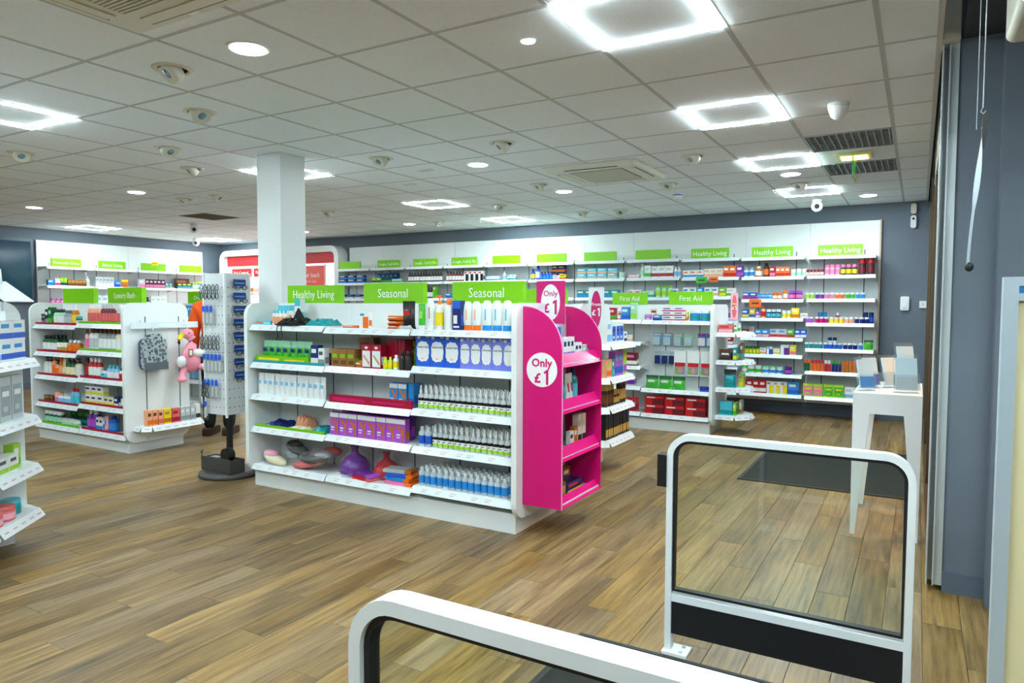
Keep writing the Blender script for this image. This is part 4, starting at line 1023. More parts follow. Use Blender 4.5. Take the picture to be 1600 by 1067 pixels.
wrow(9, 3, [('blue carton', B, (.08, .11, .05), ('blue', 'yellow', 'white'), 1), ('yellow carton', B, (.07, .12, .05), ('yellow', 'blue', 'white'), 1), ('violet carton', B, (.05, .09, .05), ('violet', 'white', 'white'), 1), ('peach bottle', BO, (.06, .15), ('peach', 'coral', 'red'), 1), ('dark teal tablet tub', BO, (.055, .11), ('navy', 'white', 'aqua'), 3, J),
            ('pale yellow tub', BO, (.05, .10), ('cream', 'white', 'yellow'), 2, J), ('bright yellow carton', B, (.09, .13, .05), ('yellow', 'amber', 'white'), 1), ('white rounded pack', 'pouch', (.09, .07, .04), ('white', 'white', 'coral'), 1)])
wrow(9, 4, [('maroon carton', B, (.08, .10, .05), ('maroon', 'pink', 'white'), 1), ('grey carton', B, (.065, .14, .05), ('grey', 'lblue', 'coral'), 1), ('blue and peach carton', B, (.085, .10, .05), ('sky', 'peach', 'white'), 2), ('grey and red carton', B, (.10, .11, .05), ('lgrey', 'red', 'sky'), 2), ('green carton', B, (.08, .11, .05), ('green', 'red', 'white'), 1), ('blue and white carton', B, (.065, .11, .05), ('blue', 'white', 'white'), 2)])
wrow(9, 5, [('lime tube', BO, (.04, .10), ('lime', 'dgreen', 'yellow'), 5, J), ('peach carton', B, (.07, .08, .05), ('white', 'peach', 'pink'), 1), ('blue and white carton', B, (.07, .10, .05), ('white', 'blue', 'sky'), 1, dict(style=3)), ('yellow and white carton', B, (.08, .08, .05), ('white', 'yellow', 'yellow'), 1), ('purple and white carton', B, (.10, .13, .05), ('white', 'purple', 'white'), 1, dict(style=3)), ('yellow carton', B, (.075, .13, .05), ('yellow', 'pink', 'white'), 1)])
wrow(9, 6, [('green bottle', BO, (.07, .11), ('green', 'mint', 'white'), 1), ('white round tub', BO, (.082, .10), ('white', 'white', 'green'), 2, J), ('white and blue round tub', BO, (.082, .095), ('white', 'mint', 'sky'), 3, J), ('purple round tub', BO, (.09, .10), ('navy', 'purple', 'violet'), 1, J)])
wrow(9, 7, [('red and white carton', B, (.08, .17, .06), ('red', 'white', 'white'), 4, dict(style=0, gap=.002)), ('white and yellow carton', B, (.082, .155, .05), ('white', 'yellow', 'amber'), 3, dict(gap=.002, style=3)), ('blue slimming carton', B, (.13, .16, .05), ('sky', 'blue', 'white'), 1)], .02)
wrow(10, 1, [('small red tub', BO, (.036, .075), ('red', 'maroon', 'white'), 5, J), ('pink shaker bottle', BO, (.052, .13), ('lpink', 'pink', 'pink'), 3, J), ('black supplement tub with yellow band', BO, (.056, .13), ('charcoal', 'pink', 'yellow'), 3, J), ('tall black tub with red lid', BO, (.085, .19), ('charcoal', 'red', 'maroon'), 2, J)], .0)
wrow(10, 2, [('small white tub with coloured label', BO, (.048, .075), ('white', 'white', q), 2 if q != 'green' else 1, J) for q in ('lgreen', 'purple', 'teal', 'pink', 'peach', 'orange', 'green', 'sky')] if False else
     [(f'small {w} tub with white lid', BO, (.048, .075), (q, 'white', q), 2, J) for q, w in (('lgreen', 'lime'), ('purple', 'purple'), ('pink', 'pink'), ('orange', 'orange'), ('green', 'green'), ('sky', 'blue'))] + [('green tub on top', BO, (.055, .055), ('green', 'dgreen', 'green'), 1, dict(at=.50, y=.10, **J))], .0)
wrow(10, 3, [(f'small {w} tub with white lid', BO, (.048, .075), (q, 'white', q), n, J) for q, w, n in (('violet', 'violet', 2), ('magenta', 'magenta', 3), ('yellow', 'yellow', 3), ('peach', 'peach', 2), ('navy', 'navy', 3))] +
     [('sky tub behind', BO, (.05, .135), ('sky', 'sky', 'navy'), 2, dict(at=.14, y=.09, **J)), ('magenta tub behind', BO, (.05, .13), ('magenta', 'white', 'pink'), 1, dict(at=.34, y=.09, **J)), ('navy tub behind', BO, (.055, .135), ('navy', 'navy', 'blue'), 2, dict(at=.65, y=.09, **J))], .0)
wrow(10, 4, [(f'small {w} tub', BO, (.048, .075), (q, 'white', q), n, J) for q, w, n in (('teal', 'teal', 4), ('blue', 'blue', 4), ('navy', 'navy', 3), ('sky', 'sky blue', 1))] + [('round green pack', 'pouch', (.10, .12, .04), ('green', 'dgreen', 'lime'), 1)] +
     [('blue tub behind', BO, (.05, .14), ('white', 'navy', 'sky'), 2, dict(at=.26, y=.09, **J))], .0)
wrow(10, 5, [(f'{w} effervescent tube', BO, (.033, .14), (q, q2, q), n, dict(gap=.005, style='jar', name='tablet_tube', cat='tube')) for q, q2, w, n in (('dgreen', 'orange', 'green', 2), ('orange', 'red', 'orange', 4), ('red', 'white', 'red', 2), ('navy', 'green', 'navy', 3), ('amber', 'orange', 'amber', 5))] +
     [('magenta fruit pack', B, (.11, .13, .04), ('magenta', 'orange', 'white'), 1), ('crimson pack', B, (.06, .13, .04), ('crimson', 'magenta', 'white'), 1)], .0)
wrow(10, 6, [('lime tea carton with pink flower', B, (.112, .16, .07), ('lgreen', 'pink', 'yellow'), 2, dict(style=2)), ('lime tea carton with green leaf', B, (.112, .16, .07), ('lgreen', 'green', 'yellow'), 2, dict(style=2)), ('pale carton', B, (.10, .14, .06), ('white', 'lblue', 'lgrey'), 2)], .0)
def shelf_card(x, y, z, c, w, h, label):
    o = empty('shelf_ticket', label, 'price card', (x, y, z))
    MB().box(-w / 2, w / 2, -.004, -.001, -h, 0, pm(c)).build('card', o); MB().box(-w * .3, w * .3, -.0046, -.004, -h * .6, -h * .4, pm('charcoal')).build('print', o)
shelf_card(-2.53, WYF - .03, 1.80, 'green', .15, .085, 'green price card clipped to ninth back wall bay')
shelf_card(-2.37, WYF - .03, 1.80, 'orange', .12, .07, 'orange price card beside the green one, back wall')
shelf_card(-1.83, WYF - .03, 1.50, 'orange', .15, .10, 'orange price card clipped to tenth back wall bay')

# ---- left gondola
LYF = LY - 0.010
def lrow(bay, k, segs, liner=None):
    x0 = LX + bay * LBW + 0.02; z = LLV[bay][k]; pl = f'{ORD[k + 1]} shelf, {["left", "right"][bay]} bay, left gondola'
    if liner:
        o = tag(MB().box(0, LBW - .05, 0, .004, 0, .024, mat(liner, .4)).box(0, LBW - .05, .004, .008, 0, .003, mat(liner, .4)).build('shelf_edge_liner', None, loc=(x0, LYF - .003, z + .0004)), f'{"crimson" if liner == "crimson" else "lime"} edge liner, {pl}', 'liner')
    row(pl, (x0, LYF + .012, z), 0, z, segs, True)
lrow(0, 0, [.05, ('black swing tag carton', B, (.03, .11, .04), ('black', 'grey', 'lgrey'), 2), ('black tall carton', B, (.06, .16, .05), ('black', 'grey', 'white'), 1), ('dark green carton', B, (.07, .18, .05), ('dgreen', 'green', 'mint'), 1),
            ('white bath bottle with black cap', BO, (.06, .16), ('mint', 'black', 'white'), 3), ('grey glass bottle', BO, (.062, .15), ('steel', 'dgrey', 'lgrey'), 2), ('amber pump bottle', BO, (.07, .21), ('amber', 'white', 'yellow'), 1, dict(style='pump')), ('navy jar', BO, (.06, .09), ('navy', 'teal', 'white'), 1, J)], 'crimson')
lrow(1, 0, [.09, ('peach bath salts tube', BO, (.054, .19), ('peach', 'white', 'coral'), 4, dict(gap=.002)), ('plum bath salts tube', BO, (.054, .19), ('maroon', 'lgrey', 'coral'), 4, dict(gap=.002)), .03, ('clear bath salts tube', BO, (.07, .19), ('lgrey', 'white', 'coral'), 2)], 'lime')
lrow(0, 1, [.03, ('dark green bottle with white shoulder', BO, (.07, .17), ('dgreen', 'black', 'white'), 4, dict(rows=2, gap=.002)), ('small white topped jar', BO, (.055, .10), ('cream', 'white', 'gold'), 3, J), ('amber bottle with white cap', BO, (.07, .13), ('amber', 'white', 'orange'), 3)], 'crimson')
lrow(1, 1, [.04, ('pink slim bottle', BO, (.045, .21), ('lpink', 'brown', 'pink'), 1), ('white bottle with bronze cap', BO, (.075, .22), ('white', 'brown', 'lgrey'), 2), ('grey bottle with bronze cap', BO, (.07, .22), ('steel', 'brown', 'white'), 4), ('cream bottle with bronze cap', BO, (.07, .22), ('cream', 'brown', 'white'), 2)], 'lime')
lrow(0, 2, [.05, ('black pump white label bottle', BO, (.07, .19), ('offwhite', 'black', 'white'), 2, dict(style='pump')), ('orange tall bottle', BO, (.06, .19), ('peach', 'orange', 'orange'), 1), ('orange pump bottle', BO, (.06, .16), ('peach', 'black', 'orange'), 1, dict(style='pump')), ('amber bottle', BO, (.055, .19), ('amber', 'orange', 'peach'), 1), ('cream tube', 'tube', (.055, .2, .04), ('cream', 'gold', 'yellow'), 1),
            ('dark bottle with cream label', BO, (.075, .2), ('dgreen', 'black', 'cream'), 2, dict(style='pump')), ('cream wash bottle', BO, (.08, .19), ('cream', 'black', 'white'), 1, dict(style='pump'))], 'crimson')
lrow(1, 2, [.02, ('dark red bottle', BO, (.05, .2), ('maroon', 'black', 'red'), 1), ('red bottle with white cap', BO, (.065, .2), ('red', 'white', 'white'), 3), .0, ('low teal pack', 'pouch', (.10, .08, .05), ('aqua', 'white', 'teal'), 1), ('light blue bottle', BO, (.06, .14), ('lblue', 'aqua', 'white'), 3), ('navy and white bottle', BO, (.06, .12), ('white', 'navy', 'red'), 2)], 'crimson')
lrow(0, 3, [.05, ('brown small carton', B, (.055, .07, .05), ('brown', 'dgreen', 'gold'), 3), ('pink candle', BO, (.08, .11), ('lpink', 'peach', 'pink'), 1, J), ('white small bottle', BO, (.04, .10), ('white', 'lgrey', 'lblue'), 5), ('sky bottle with red cap', BO, (.06, .17), ('lblue', 'red', 'aqua'), 2)], 'crimson')
lrow(1, 3, [.03, ('white dotted carton', B, (.10, .09, .06), ('white', 'yellow', 'navy'), 3, dict(stack=2)), ('cream dotted carton', B, (.085, .085, .06), ('cream', 'yellow', 'navy'), 2), ('navy carton', B, (.07, .10, .06), ('navy', 'white', 'white'), 1), ('black bottle with white label', BO, (.08, .16), ('charcoal', 'black', 'white'), 1)], 'crimson')
lrow(0, 4, [.03, ('green and white jar', BO, (.075, .13), ('dgreen', 'white', 'mint'), 4, J), ('white round soap', BO, (.05, .07), ('white', 'offwhite', 'mint'), 6, J), ('dark green pack behind', B, (.12, .15, .06), ('dgreen', 'teal', 'green'), 3, dict(at=.36, y=.12))], 'lime')
lrow(1, 4, [.03, ('purple bottle with white cap', BO, (.08, .19), ('purple', 'white', 'violet'), 2), ('white and blue carton', B, (.055, .13, .04), ('white', 'sky', 'navy'), 2), ('pink tube', 'tube', (.06, .15, .04), ('lpink', 'pink', 'lilac'), 1), ('blue bottle', BO, (.09, .16), ('blue', 'navy', 'sky'), 1)], 'crimson')
# end of the left gondola
EX = LX + 2 * LBW + 0.037
for y in (4.01, 4.36):
    o = MB().box(EX - .0005, EX + .0008, y - .004, y + .004, .20, 1.30, M_SLOT).build('slot_strip', gL); o.matrix_parent_inverse = Matrix.Translation(-gL.location)
o = empty('hook_rail', 'white hook rail across the end of the left gondola', 'rail', (EX, 4.205, 1.215))
MB().box(.012, .03, -.35, .35, -.03, .03, M_STRIP).build('rail', o); MB().box(.0315, .033, -.08, .10, -.018, .018, M_SHELF).build('ticket', o)
for y in (-.24, .22): MB().box(.0, .012, y - .012, y + .012, -.03, .05, M_STRIP).build('bracket', o)
leo = bpy.data.materials.new('leopard_print'); leo.use_nodes = True
nt = leo.node_tree; v = nt.nodes.new('ShaderNodeTexVoronoi'); v.inputs['Scale'].default_value = 34; v.feature = 'F1'
cr = nt.nodes.new('ShaderNodeValToRGB'); e = cr.color_ramp.elements
e[0].position = .18; e[0].color = (*lin((120, 132, 140)), 1); e[1].position = .30; e[1].color = (*lin((18, 20, 24)), 1)
e2 = cr.color_ramp.elements.new(.42); e2.color = (*lin((18, 20, 24)), 1); e3 = cr.color_ramp.elements.new(.48); e3.color = (*lin((165, 178, 182)), 1)
tc = nt.nodes.new('ShaderNodeTexCoord'); nt.links.new(tc.outputs['Object'], v.inputs[0])
nt.links.new(v.outputs['Distance'], cr.inputs[0]); nt.links.new(cr.outputs[0], nt.nodes['Principled BSDF'].inputs['Base Color'])
nt.nodes['Principled BSDF'].inputs['Roughness'].default_value = .8
o = empty('hot_water_bottle', 'leopard print hot water bottle in a clear bag on rail', 'hot water bottle', (EX + .075, 4.045, .79))
MB().prism(rrect(-.115, .115, 0, .30, .05), 'x', -.03, .03, leo).prism(rrect(-.075, .075, .29, .345, .02), 'x', -.022, .022, leo).build('cover', o)
MB().prism(rrect(-.125, .125, -.02, .37, .02), 'x', -.038, .038, M_BAG).build('clear_bag', o)
MB().box(.0385, .0395, -.12, .12, .0, .075, mat('label_grey', .5, 0, (90, 96, 102))).build('label', o)
MB().prism(rrect(-.115, .115, 0, .30, .05), 'x', -.062, -.040, mat('navy', .8)).build('rear_cover', o)
MB().tube([(-.005, 0, .36), (-.005, 0, .40), (-.03, 0, .41)], .004, M_STRIP).build('hanger', o)
# flamingo plush
PK = noisy('pink_plush', (246, 158, 178), (235, 140, 165), 120, 0.95, 0.6); WP = noisy('white_plush', (240, 238, 236), (226, 226, 228), 120, 0.95, 0.6)
o = empty('flamingo_plush', 'pink plush flamingo hanging on the end of left gondola', 'soft toy', (EX + .105, 4.39, .68))
MB().ball((0, .02, .18), .10, PK, 18, 12, (.8, 1.0, 1.25)).tube([(0, .02, .26), (0, .035, .34), (0, .03, .40), (0, .0, .435)], [.065, .048, .045, .04], PK, 14).build('body', o)
MB().ball((0, -.005, .445), .056, PK, 16, 10, (.85, 1.1, .95)).build('head', o)
bk = MB().tube([(0, -.05, .44), (0, -.085, .42), (0, -.10, .385)], [.026, .024, .016], mat('yellow', .6), 10).build('beak', o)
MB().tube([(0, -.10, .39), (0, -.103, .365), (0, -.098, .34)], [.018, .016, .005], mat('black', .5), 10).build('beak_tip', bk)
MB().ball((.045, -.02, .455), .007, mat('black', .2)).build('eye', o); MB().ball((-.045, -.02, .455), .007, mat('black', .2)).build('eye', o)
MB().ball((.06, .075, .25), .06, WP, 12, 8, (.6, 1.2, .7)).build('wing', o); MB().ball((.02, -.09, .17), .055, WP, 12, 8, (.7, .9, 1.1)).build('wing', o)
MB().tube([(.02, -.05, .10), (.03, -.09, .06), (.03, -.10, .0)], [.035, .03, .026], PK, 12).ball((.035, -.10, -.005), .045, PK, 12, 8, (.9, 1.1, .6)).build('leg', o)
MB().tube([(.02, .08, .11), (.03, .13, .11)], [.035, .03], PK, 12).ball((.035, .15, .11), .045, WP, 12, 8, (.9, 1.0, .8)).build('leg', o)
MB().box(.085, .087, -.06, -.01, .22, .30, pm('kraft')).box(.087, .0875, -.05, -.02, .235, .285, pm('offwhite')).build('swing_tag', o)
MB().tube([(0, .0, .49), (-.03, .0, .53), (-.08, 0, .54)], .003, M_STRIP).build('hanger', o)
row('end shelf of left gondola', (EX + .155, 3.925, .262), PI / 2, .262, [('peach bath sponge pack', B, (.048, .15, .06), ('peach', 'orange', 'brown'), 2), ('tall orange bath pack', B, (.048, .145, .06), ('peach', 'coral', 'brown'), 1), ('yellow bath pack', B, (.075, .145, .06), ('yellow', 'amber', 'gold'), 1),
    ('magenta round bath pack', B, (.08, .14, .06), ('coral', 'crimson', 'crimson'), 1), ('clear grey bath pack', B, (.05, .14, .06), ('lgrey', 'grey', 'white'), 3), ('white bath pack with black dot', B, (.05, .15, .06), ('white', 'charcoal', 'white'), 1)])

# ---- first aid gondola (right two bays)
CYF = CY - .010
def crow(bay, k, segs, z=None):
    x0 = CX + bay * CBW + .02; z = z or CLV[bay][k]
    row(f'{ORD[k + 1]} shelf, {["far left", "left", "right"][bay]} bay, first aid gondola', (x0, CYF, z), 0, z, segs)
crow(2, 0, [('purple photo box', B, (.10, .085, .05), ('white', 'violet', 'lgrey'), 1, dict(style=2)), ('blue plaster carton', B, (.09, .065, .05), ('sky', 'navy', 'white'), 1), ('white and magenta carton', B, (.13, .05, .05), ('white', 'magenta', 'navy'), 2, dict(stack=3)), ('yellow carton', B, (.02, .1, .05), ('yellow', 'amber', 'white'), 1), ('blue wipes tub', BO, (.11, .12), ('sky', 'white', 'teal'), 2, J),
            ('white carton with photo', B, (.09, .16, .04), ('white', 'peach', 'navy'), 1, dict(style=2, at=.03, y=.12))])
crow(2, 1, [.02, ('green wipes pack', 'pouch', (.15, .15, .07), ('green', 'dgreen', 'white'), 3, dict(gap=.004)), .16, ('small navy carton', B, (.11, .055, .05), ('navy', 'blue', 'blue'), 1)])
crow(2, 2, [.02, ('red support carton', B, (.22, .10, .10), ('red', 'maroon', 'white'), 3, dict(stack=2, gap=.015, style=3))])
def hang(x, z, d, c, label, group, y=None, n=None):
    o = put('card', d, c, None, True, (x, y or CY + .18, z), 0, label, group)
    MB().tube([(0, .045, d[1] * .96), (0, -.005, d[1] * .96), (0, -.012, d[1] * .985)], .0025, M_STRIP, 6).build('hook', o)
for i in range(4): hang(-2.62 + i * .122, .955, (.10, .15, .03), ('lblue' if i < 2 else 'mint', 'clearblue', 'white'), f'{ORD[i + 1]} hanging plaster pack from left, upper hooks, first aid gondola', 'upper hanging packs')
for i in range(2): hang(-2.10 + i * .10, .955, (.095, .15, .03), ('sky', 'white', 'magenta'), f'{["left", "right"][i]} blue hanging pack at upper right, first aid gondola', 'upper right hanging packs')
for i in range(3): hang(-2.61 + i * .085, .735, (.075, .16, .03), ('clearblue', 'navy', 'lgrey'), f'{ORD[i + 1]} navy hanging pack from left, lower hooks, first aid gondola', 'lower hanging packs')
def photo_pack(x, z, label):
    o = empty('support_pack', label, 'hanging pack', (x, CY + .10, z), 0, 'hanging neck support packs')
    MB().box(-.068, .068, 0, .03, 0, .28, pm('white')).build('carton', o); MB().box(-.062, .062, -.0008, 0, .10, .145, pm('red')).build('band_print', o)
    MB().box(-.062, .062, -.0008, 0, .01, .10, pm('grey')).build('photo_ground', o); MB().prism([(.025 * math.cos(t * .5236), .055 + .03 * math.sin(t * .5236)) for t in range(12)], 'y', -.0014, -.0008, pm('skin')).build('face_print', o)
    MB().box(-.064, -.038, -.0014, -.0008, .015, .05, pm('lime')).build('green_print', o); MB().tube([(0, .15, .29), (0, .0, .29), (0, .01, .275)], .003, M_STRIP, 6).build('hook', o)
for i, x in enumerate((-2.315, -2.165, -2.015)): photo_pack(x, .63, f'{ORD[i + 1]} white and red hanging support pack from left, first aid gondola')
crow(1, 0, [.34, ('crimson rounded pack', B, (.10, .14, .05), ('crimson', 'green', 'lpink'), 1), ('coral small bottle', BO, (.05, .10), ('coral', 'peach', 'white'), 1), ('blue carton', B, (.10, .15, .05), ('sky', 'blue', 'white'), 1), ('pale green tall carton', B, (.07, .20, .05), ('mint', 'lgreen', 'white'), 1)])
crow(1, 1, [.35, ('skin tone plaster carton', B, (.14, .085, .05), ('peach', 'coral', 'white'), 1, dict(stack=2)), ('white plaster carton', B, (.14, .08, .05), ('white', 'peach', 'lgrey'), 1)])
crow(1, 2, [.42, ('maroon support carton', B, (.14, .15, .06), ('maroon', 'white', 'pink'), 2)])
crow(1, 3, [.40, ('purple bandage carton', B, (.17, .18, .06), ('lgrey', 'purple', 'skin'), 1, dict(style=1)), ('clear purple carton', B, (.10, .18, .06), ('lgrey', 'purple', 'lilac'), 1)])
crow(1, 4, [.42, ('crimson pouch', 'pouch', (.15, .16, .07), ('crimson', 'red', 'white'), 2)])
# its end shelves
ER = -1.907
def crow_end(z, segs, front=True, nm='end shelf of first aid gondola'):
    row(f'{nm}', (ER + .012, 7.755, z), 0, z, segs)
crow_end(1.125, [('pink strawberry gift box', B, (.15, .085, .10), ('coral', 'lpink', 'red'), 1), .006, ('white and green tall pack', B, (.03, .10, .20), ('white', 'green', 'red'), 1), ], nm='top end shelf, first aid gondola')
crow_end(.82, [('brown dotted pouch', 'pouch', (.15, .12, .10), ('dbrown', 'brown', 'white'), 1), ('teal pack', B, (.04, .14, .16), ('teal', 'yellow', 'white'), 1), ('brown tall pack', B, (.03, .19, .08), ('kraft', 'teal', 'white'), 1, dict(y=.13))], nm='second end shelf, first aid gondola')
crow_end(.52, [.06, ('teal print gift bag', 'pouch', (.13, .20, .08), ('teal', 'charcoal', 'aqua'), 1), ('lime gift pack', B, (.05, .15, .10), ('lgreen', 'yellow', 'pink'), 1, dict(y=.13))], nm='third end shelf, first aid gondola')
crow_end(.215, [.03, ('turquoise gift box', B, (.13, .15, .10), ('aqua', 'teal', 'aqua'), 1), ('lime slim pack', B, (.03, .14, .16), ('lgreen', 'green', 'white'), 1), ('kraft slim pack', B, (.03, .16, .10), ('lgrey', 'kraft', 'white'), 1, dict(y=.13))], nm='bottom end shelf, first aid gondola')

# ---- middle row end shelves (face +x)
EB = BX + 2.4 + .038
def brow(k, z, segs): row(f'{ORD[k]} end shelf behind magenta stand', (EB + .225, 5.33, z), PI / 2, z, segs)
brow(1, 1.10, [('white pack with blue pattern', B, (.10, .20, .06), ('white', 'lblue', 'lblue'), 1), ('white carton with navy squares', B, (.085, .18, .06), ('white', 'blue', 'navy'), 3, dict(style=2)), ('small navy and white carton', B, (.07, .09, .06), ('white', 'navy', 'blue'), 1)])
brow(2, .82, [('orange pack', B, (.11, .15, .06), ('peach', 'orange', 'lgreen'), 1), ('teal pack', B, (.05, .15, .06), ('teal', 'aqua', 'white'), 1), ('purple tall pack', B, (.09, .21, .06), ('violet', 'blue', 'aqua'), 2), ('lime tall pack', B, (.08, .22, .06), ('lgreen', 'violet', 'yellow'), 1)])
brow(3, .575, [('dark gold canister', BO, (.06, .19), ('dbrown', 'gold', 'brown'), 3, dict(style='jar', name='canister', cat='canister')), ('short dark gold canister', BO, (.06, .12), ('dbrown', 'gold', 'gold'), 2, J), ('tall dark gold canister', BO, (.06, .22), ('dbrown', 'brown', 'gold'), 2, dict(style='jar', name='canister', cat='canister'))])
brow(4, .30, [('dark gift carton with gold print', B, (.05, .23, .06), ('black', 'gold', 'navy'), 10, dict(gap=.003))])

# ---- near left end shelves: the chamfered side is what shows
NA = math.atan2(.345, -.30)
def nrow(k, z, segs):
    row(f'{ORD[k]} end shelf at left picture edge', (-4.132, 1.755, z), NA, z, segs, True)
nrow(1, 1.105, [.02, ('blue and white pain relief carton', B, (.135, .112, .06), ('white', 'blue', 'sky'), 3, dict(stack=2, gap=.002, y=.03))])
nrow(2, .775, [.02, ('pale green slim pack', B, (.05, .17, .05), ('lgreen', 'mint', 'white'), 2, dict(y=.03)), .02, ('silver gift box with flower print', B, (.115, .245, .03), ('lgrey', 'steel', 'white'), 2, dict(gap=.01, y=.04, style=2))])
nrow(3, .49, [.0, ('white and lime carton', B, (.10, .095, .06), ('white', 'lgreen', 'dgrey'), 3, dict(gap=.003, y=.03)), ('lime stacked carton', B, (.08, .135, .05), ('lgreen', 'lime', 'white'), 1, dict(y=.06)), ('lime tall carton at back', B, (.05, .20, .05), ('lgreen', 'yellow', 'white'), 1, dict(at=.20, y=.13))])
nrow(4, .225, [.03, ('pink dotted round tin', BO, (.13, .08), ('coral', 'coral', 'lpink'), 2, dict(style='jar', name='round_tin', cat='tin', y=.02, gap=.004)), ('teal round tin', BO, (.10, .085), ('teal', 'aqua', 'teal'), 1, dict(style='jar', name='round_tin', cat='tin', y=.05)), ('small teal round tin', BO, (.085, .06), ('teal', 'coral', 'teal'), 1, dict(style='jar', name='round_tin', cat='tin', at=.22, y=.16))])
o = empty('show_card', 'white card holder on top of the left-edge end shelf', 'card holder', (-4.36, 1.90, 1.330), NA)
MB().box(-.012, .012, -.012, .012, .05, .10, M_STRIP).build('stem', o); MB().box(-.05, .05, -.05, .05, .0, .05, M_STRIP).build('foot', o)
MB().add([(-.16, -.10, .10), (.16, -.10, .10), (.16, .04, .21), (-.16, .04, .21), (-.16, -.10, .106), (.16, -.10, .106), (.16, .04, .216), (-.16, .04, .216)], [(3, 2, 1, 0), (4, 5, 6, 7), (0, 1, 5, 4), (1, 2, 6, 5), (2, 3, 7, 6), (3, 0, 4, 7)], M_WHITEPC).build('sloped_card', o)
MB().lathe([(.035, .2), (.03, .28), (.02, .285)], M_STRIP, 0, .02).build('knob', o)

# ---- left wall and oral care goods
def vrow(bay, z, segs):
    row(f'shelf at {"upper" if z > 1.5 else "lower"} level, {ORD[bay + 1]} left wall bay', (XL + .325, 6.14 + bay * .785 + .02, z), PI / 2, z, segs)
vrow(0, 1.725, [.02, ('blue small pack', B, (.1, .10, .05), ('sky', 'blue', 'white'), 1), ('white carton', B, (.08, .12, .05), ('white', 'magenta', 'lgrey'), 1), ('lime carton', B, (.05, .14, .05), ('lime', 'navy', 'yellow'), 2), ('kraft carton', B, (.06, .11, .05), ('kraft', 'brown', 'gold'), 5, dict(gap=.001)), ('white bottle', BO, (.06, .16), ('white', 'white', 'mint'), 1)])
vrow(1, 1.725, [.02, ('grey hair pack', B, (.06, .17, .05), ('lgrey', 'white', 'grey'), 5), ('blue bag', 'pouch', (.13, .12, .06), ('blue', 'sky', 'white'), 1), ('yellow bag', 'pouch', (.13, .14, .06), ('amber', 'yellow', 'orange'), 1)])
vrow(2, 1.725, [.02, ('white floral pack', B, (.12, .16, .05), ('lgrey', 'pink', 'white'), 1), ('black and pink carded pack', B, (.075, .16, .04), ('charcoal', 'pink', 'lpink'), 5), ('blue pack', B, (.07, .1, .05), ('blue', 'lime', 'white'), 2)])
vrow(3, 1.725, [.02, ('green and blue pack', B, (.10, .11, .05), ('dgreen', 'sky', 'yellow'), 3), ('brown pack behind', B, (.3, .2, .04), ('brown', 'maroon', 'coral'), 1, dict(at=.05, y=.12)), ('lime bottle', BO, (.05, .14), ('lime', 'yellow', 'white'), 2), ('teal bottle', BO, (.05, .15), ('teal', 'yellow', 'white'), 3), ('yellow pack', B, (.08, .2, .04), ('yellow', 'orange', 'green'), 1)])
vrow(0, 1.35, [.05, ('pink bottle', BO, (.075, .16), ('pink', 'violet', 'lpink'), 5), ('lime bottle', BO, (.05, .18), ('lgreen', 'lime', 'white'), 1)])
vrow(2, 1.35, [.02, ('navy bottle', BO, (.07, .2), ('navy', 'black', 'white'), 3), ('white and green pack', B, (.1, .22, .05), ('white', 'green', 'mint'), 3)])
vrow(1, 1.35, [.02, ('pale hair pack', B, (.1, .22, .05), ('white', 'lgrey', 'lblue'), 5)])
row('second shelf of oral care gondola', (-8.68, 5.70, .97), 0, .97, [('blue toothbrush carton', B, (.05, .18, .05), ('sky', 'navy', 'white'), 12)])
row('third shelf of oral care gondola', (-8.68, 5.70, .70), 0, .70, [('navy toothpaste carton', B, (.08, .14, .05), ('charcoal', 'steel', 'white'), 8)])
row('fourth shelf of oral care gondola', (-8.68, 5.70, .44), 0, .44, [('blue mouthwash bottle', BO, (.08, .2), ('steel', 'navy', 'lblue'), 8)])
row('top shelf of oral care gondola', (-8.68, 5.70, 1.25), 0, 1.25, [('blue slim carton', B, (.05, .15, .05), ('sky', 'teal', 'white'), 12)])
row('top shelf of pain control display', (-12.3, 9.56, 1.62), 0, 1.62, [(f'{w} medicine carton', B, (.13, .13, .05), (q, 'white', 'yellow'), 2, dict(gap=.04)) for q, w in (('coral', 'coral'), ('amber', 'amber'), ('lpink', 'pale pink'), ('red', 'red'))])
row('second shelf of pain control display', (-12.3, 9.56, 1.25), 0, 1.25, [(f'{w} medicine carton', B, (.13, .15, .05), (q, 'white', 'yellow'), 2, dict(gap=.04)) for q, w in (('amber', 'amber'), ('red', 'red'), ('coral', 'coral'), ('lgrey', 'grey'))])
# ------------------------------------------------------------ magenta promotion stand on the end of the centre gondola
PX0, PX1, PYA, PYB = -2.083, -1.815, 3.72, 4.30
a = empty('promotion_stand', 'magenta Only £1 promotion stand hung on the centre gondola end', 'display stand', (PX0, 4.0, 0.18))
def side_outline(z0, z1):
    pts = [(PX0, z0), (PX1, z0), (PX1, z1 - .27)]
    for k in range(1, 10):
        t = k / 9 * PI / 2; pts.append((PX1 - (PX1 - PX0 - .01) * (1 - math.cos(t)), z1 - .27 + .27 * math.sin(t)))
    pts.append((PX0, z1))
    return pts
inv = Matrix.Translation((-PX0, -4.0, -.18))
def L(o): o.matrix_parent_inverse = inv; return o
M_EDGE = mat('pale_edge', .5, 0, (236, 150, 200))
sp = L(MB().prism(side_outline(.19, 1.412), 'y', PYA - .008, PYA, M_MAG).build('side_panel', a))
L(MB().prism(side_outline(.19, 1.412), 'y', PYB, PYB + .008, M_MAG).build('side_panel', a))
L(MB().box(PX0, PX0 + .008, PYA, PYB, .19, 1.35, mat('lgrey', .5)).build('back_panel', a))
L(MB().strip([p for p in side_outline(.19, 1.412)[1:-1]], .004, 'y', PYA - .0085, PYA + .0005, M_EDGE).build('edge_line', a))
M_TRAY = mat('magenta_gloss', .16, 0, (214, 10, 120))
